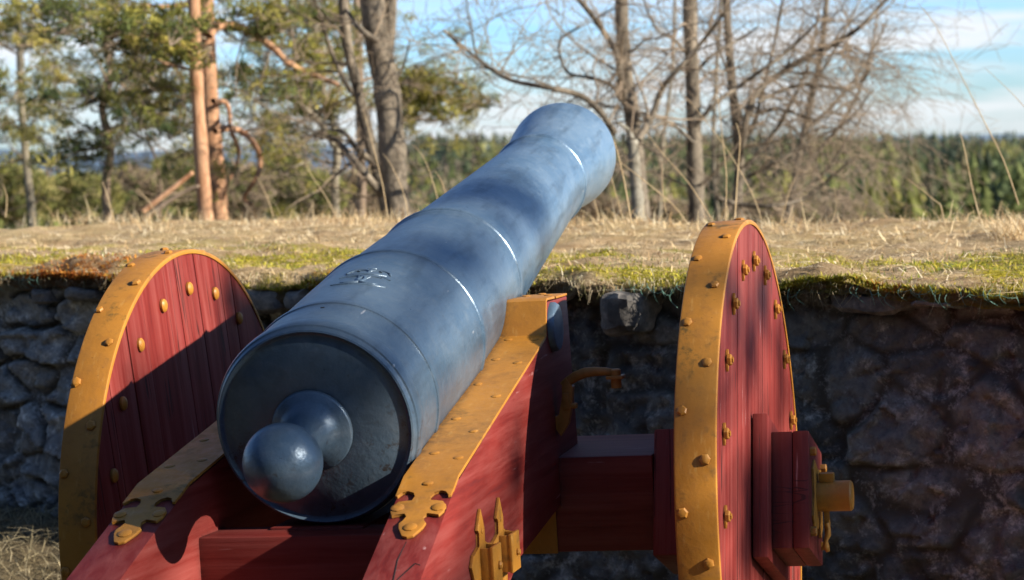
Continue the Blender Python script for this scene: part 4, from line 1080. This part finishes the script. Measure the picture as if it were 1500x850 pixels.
# ---- far wood: one mass
def far_wood():
    rng = random.Random(5); mb = MB()
    def conifer(b, h, r, col, n=90):
        for i in range(n):
            s = rng.random()**.8; z = h*(.08+.92*s); rr = r*(1-s)**.85*rng.uniform(.5, 1.1)+r*.06
            a = rng.uniform(0, 2*PI); c = b+Vector((0, 0, z)); e = c+Vector((math.cos(a)*rr, math.sin(a)*rr, -rr*.35))
            w = Vector((-math.sin(a), math.cos(a), 0))*(rr*.30+.08); k = rng.uniform(.6, 1.3); cc = (col[0]*k, col[1]*k, col[2]*k, 1)
            mb.tri(c+Vector((0, 0, h*.05)), e-w, e+w, cc)
        mb.tri(b+Vector((-.06*r, 0, h*.85)), b+Vector((.06*r, 0, h*.85)), b+Vector((0, 0, h*1.02)), (*col, 1))
    def leafy(b, h, r, col, n=110):
        for i in range(n):
            v = Vector((rng.gauss(0, 1), rng.gauss(0, 1), rng.gauss(0, 1))).normalized()*rng.random()**.4
            c = b+Vector((v.x*r, v.y*r, h*.62+v.z*h*.40)); k = rng.uniform(.65, 1.35)
            q = Vector((rng.gauss(0, 1), rng.gauss(0, 1), rng.gauss(0, 1))).normalized()*r*.17; q2 = q.cross(Vector((rng.gauss(0, 1), rng.gauss(0, 1), rng.gauss(0, 1)))).normalized()*r*.16
            mb.tri(c-q, c+q, c+q2, (col[0]*k, col[1]*k, col[2]*k, 1))
    pal = [(.10, .135, .05), (.16, .19, .055), (.24, .26, .07), (.36, .34, .09), (.05, .07, .035), (.27, .23, .12)]
    def band(x0, x1, top, d0, d1, cnt, hmin, hmax, bro):
        for _ in range(cnt):
            px = rng.uniform(x0, x1); d = rng.uniform(d0, d1); f_ = (d-d0)/(d1-d0)
            ty = top(px, f_)+rng.uniform(-7, 8)+6*noise.noise(Vector((px*.01, d*.01, 8)))
            tp = P(px, ty, d); h = rng.uniform(hmin, hmax)*rng.uniform(.8, 1.5); b = tp-Vector((0, 0, h)); r = h*rng.uniform(.16, .27)
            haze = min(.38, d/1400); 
            pn = noise.noise(Vector((px*.012, d*.02, 3)))+rng.uniform(-.25, .25)
            c = pal[4] if pn < -.25 else pal[0] if pn < -.05 else pal[1] if pn < .12 else pal[2] if pn < .28 else pal[3]
            if rng.random() < .08: c = pal[5]
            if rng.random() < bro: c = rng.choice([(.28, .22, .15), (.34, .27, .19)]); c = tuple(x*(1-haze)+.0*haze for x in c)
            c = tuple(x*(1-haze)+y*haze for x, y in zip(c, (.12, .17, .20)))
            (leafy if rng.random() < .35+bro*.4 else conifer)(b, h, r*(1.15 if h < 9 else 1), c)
    hz = lambda px: 230-.0227*px
    band(1180, 1540, lambda x, f_: 292-88*f_**.7, 95, 330, 620, 8, 13, .08)
    band(560, 1200, lambda x, f_: 290-82*f_**.7+(10*math.sin(x*.02)), 95, 330, 900, 8, 13, .22)
    band(-40, 560, lambda x, f_: 300-48*f_**.8, 90, 330, 700, 7, 11, .22)
    band(1280, 1540, lambda x, f_: 250-30*f_, 80, 140, 60, 6, 8, .0)
    band(560, 1540, lambda x, f_: 203-5*f_, 280, 650, 700, 9, 15, .05)
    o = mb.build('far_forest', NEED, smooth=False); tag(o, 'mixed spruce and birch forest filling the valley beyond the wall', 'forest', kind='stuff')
far_wood()
# distant hills and sea
def ridge(name, d, prof, col, base=-60):
    v, f = [], []
    for px, py in prof:
        p = P(px, py, d); v.append((p.x, p.y, p.z)); q = P(px, py, d*.55); v.append((q.x, q.y, base*.7)); 
    f = [(2*i, 2*i+2, 2*i+3, 2*i+1) for i in range(len(prof)-1)]
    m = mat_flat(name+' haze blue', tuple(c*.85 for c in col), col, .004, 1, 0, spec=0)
    o = obj_py(name, v, f, m); tag(o, kind='structure')
pr = [(-400+14*i, 224-10*noise.noise(Vector((i*.12, 0, 0)))-4*noise.noise(Vector((i*.6, 3, 0)))) for i in range(75)]
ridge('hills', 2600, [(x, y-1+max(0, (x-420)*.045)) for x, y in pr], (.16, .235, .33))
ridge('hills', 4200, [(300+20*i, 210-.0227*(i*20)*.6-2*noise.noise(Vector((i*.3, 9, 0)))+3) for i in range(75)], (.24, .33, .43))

# ---- unseen grove added behind the viewer to block skylight; the pine dapples the gun
sv = Vector((0.88499741, -0.15319668, 0.43967075))
def grove():
    rng = random.Random(77); mb = MB()
    def spruce(b, h, r, n):
        mb.tube([b, b+Vector((0, 0, h))], [.16, .03], 6, (.1, .07, .05, 1))
        for i in range(n):
            s = rng.random()**.8; z = h*(.06+.94*s); rr = r*(1-s)**.8*rng.uniform(.4, 1.1)+.12
            a = rng.uniform(0, 2*PI); c = b+Vector((0, 0, z)); e = c+Vector((math.cos(a)*rr, math.sin(a)*rr, -rr*.3))
            w = Vector((-math.sin(a), math.cos(a), 0))*(rr*.3+.06); k = rng.uniform(.6, 1.3)
            mb.tri(c+Vector((0, 0, .25)), e-w, e+w, (.035*k, .055*k, .025*k, 1))
    for a in range(105, 262, 9):      # clockwise from +Y, centred on the gun
        if 84 < a < 118: continue
        for ring in (0, 1):
            R_ = rng.uniform(11, 13.5)+ring*4; aa = math.radians(a+ring*4.5)
            spruce(Vector((math.sin(aa)*R_, math.cos(aa)*R_-1, 0)), rng.uniform(6, 9), rng.uniform(1.8, 2.5), 380)
    o = mb.build('added_spruce_grove', NEED, smooth=False); tag(o, 'added spruce grove, unseen behind the viewer, cutting skylight on the yard', 'grove', kind='stuff')
grove()
def shade_tree():
    # bare-branched pine 12 m to the right whose boughs hang in the sunbeam
    rng = random.Random(21); root = empty('pine_tree'); tag(root, 'tall pine outside the right edge whose boughs dapple the cannon', 'pine')
    c0 = Vector((0, 0, 1.0)) + sv*12.5
    u = Vector((0, 1, 0)); w = sv.cross(u).normalized(); u = w.cross(sv).normalized()
    base = Vector((c0.x+1.2, c0.y-2.6, 0)); root.location = base
    tr = MB(); nd = MB(); tw = MB()
    tr.tube([Vector((0, 0, -.1)), Vector((.05, 0, 4)), Vector((0, .1, 8)), Vector((0, 0, 12))], [.16, .14, .1, .04], 10)
    for (a, b, n, sp) in DAPPLE:
        c = c0+u*a+w*b; q = Vector((base.x, base.y, c.z-.6))
        pts = smooth_line([q-base, (q*.5+c*.5)-base+Vector((0, 0, .25)), c-base], 4)
        tr.tube(pts, [.04-.032*i/(len(pts)-1) for i in range(len(pts))], 5)
        for i in range(n):
            e = c+Vector((rng.gauss(0, sp*.8), rng.gauss(0, sp), rng.gauss(0, sp*.55)))
            needle_tuft(nd, e-base, Vector((rng.gauss(0, 1), rng.gauss(0, 1), rng.uniform(0, 1))), rng, .10, (.08, .10, .04), 10, .008)
            if i % 4 == 0: tw.tube([c-base, e-base], [.006, .003], 3)
    tr.build('trunk', PINEG, root); tw.build('twigs', TWIG, root); nd.build('needles', NEED, root, smooth=False)
# (along the gun, height across the beam, tufts, spread)
DAPPLE = [(.30, .24, 62, .12), (-.28, .10, 26, .09), (-.95, .16, 22, .08), (-1.1, -.02, 36, .10), (-.45, -.34, 12, .07), (-.02, -.67, 130, .10), (.05, -.36, 16, .08), (.5, -.45, 16, .1), (.15,-.9,40,.1), (-.15, -.22, 12, .06), (.28, -.25, 14, .06)]
shade_tree()

# ================================================================ LIGHT, SKY, CAMERA
sv = Vector((0.88499741, -0.15319668, 0.43967075))
el = math.asin(sv.z); az = math.atan2(sv.x, sv.y)
ld = bpy.data.lights.new('sun', 'SUN'); ld.energy = 8.6; ld.angle = math.radians(.55); ld.color = (1, .88, .73)
lo = bpy.data.objects.new('sun', ld); COL.objects.link(lo); lo.rotation_euler = (-sv).to_track_quat('-Z', 'Y').to_euler()
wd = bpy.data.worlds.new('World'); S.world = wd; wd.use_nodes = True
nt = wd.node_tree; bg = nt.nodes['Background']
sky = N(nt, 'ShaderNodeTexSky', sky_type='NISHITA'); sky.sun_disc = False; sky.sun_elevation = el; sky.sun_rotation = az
sky.altitude = 50; sky.air_density = 1.0; sky.dust_density = .6; sky.ozone_density = 1.6
tc = N(nt, 'ShaderNodeTexCoord'); mp = N(nt, 'ShaderNodeMapping'); mp.inputs['Scale'].default_value = (3.2, 3.2, 26); mp.inputs['Location'].default_value = (.35, .1, .25)
nt.links.new(tc.outputs['Generated'], mp.inputs['Vector'])
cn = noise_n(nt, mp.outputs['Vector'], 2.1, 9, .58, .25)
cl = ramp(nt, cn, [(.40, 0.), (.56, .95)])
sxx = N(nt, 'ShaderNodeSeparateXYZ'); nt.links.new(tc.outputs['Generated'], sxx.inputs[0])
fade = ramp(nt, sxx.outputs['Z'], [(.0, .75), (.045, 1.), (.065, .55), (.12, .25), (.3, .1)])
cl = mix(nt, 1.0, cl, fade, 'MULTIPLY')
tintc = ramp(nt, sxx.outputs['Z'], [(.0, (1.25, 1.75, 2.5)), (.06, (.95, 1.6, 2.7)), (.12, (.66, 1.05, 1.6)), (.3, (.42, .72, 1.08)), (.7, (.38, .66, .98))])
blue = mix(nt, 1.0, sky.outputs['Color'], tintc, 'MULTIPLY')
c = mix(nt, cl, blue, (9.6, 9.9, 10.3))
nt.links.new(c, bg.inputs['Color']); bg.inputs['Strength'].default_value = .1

cd = bpy.data.cameras.new('camera'); cam = bpy.data.objects.new('camera', cd); COL.objects.link(cam)
cam.matrix_world = Matrix(((CR.x, CU.x, -CF.x, CAMP.x), (CR.y, CU.y, -CF.y, CAMP.y), (CR.z, CU.z, -CF.z, CAMP.z), (0, 0, 0, 1)))
cd.sensor_width = 36; cd.lens = F/1500*36; cd.clip_start = .1; cd.clip_end = 20000
cd.dof.use_dof = True; cd.dof.focus_distance = 4.75; cd.dof.aperture_fstop = 7.0
S.camera = cam
S.view_settings.view_transform = 'Standard'; S.view_settings.look = 'None'; S.view_settings.exposure = 0
S.cycles.max_bounces = 6
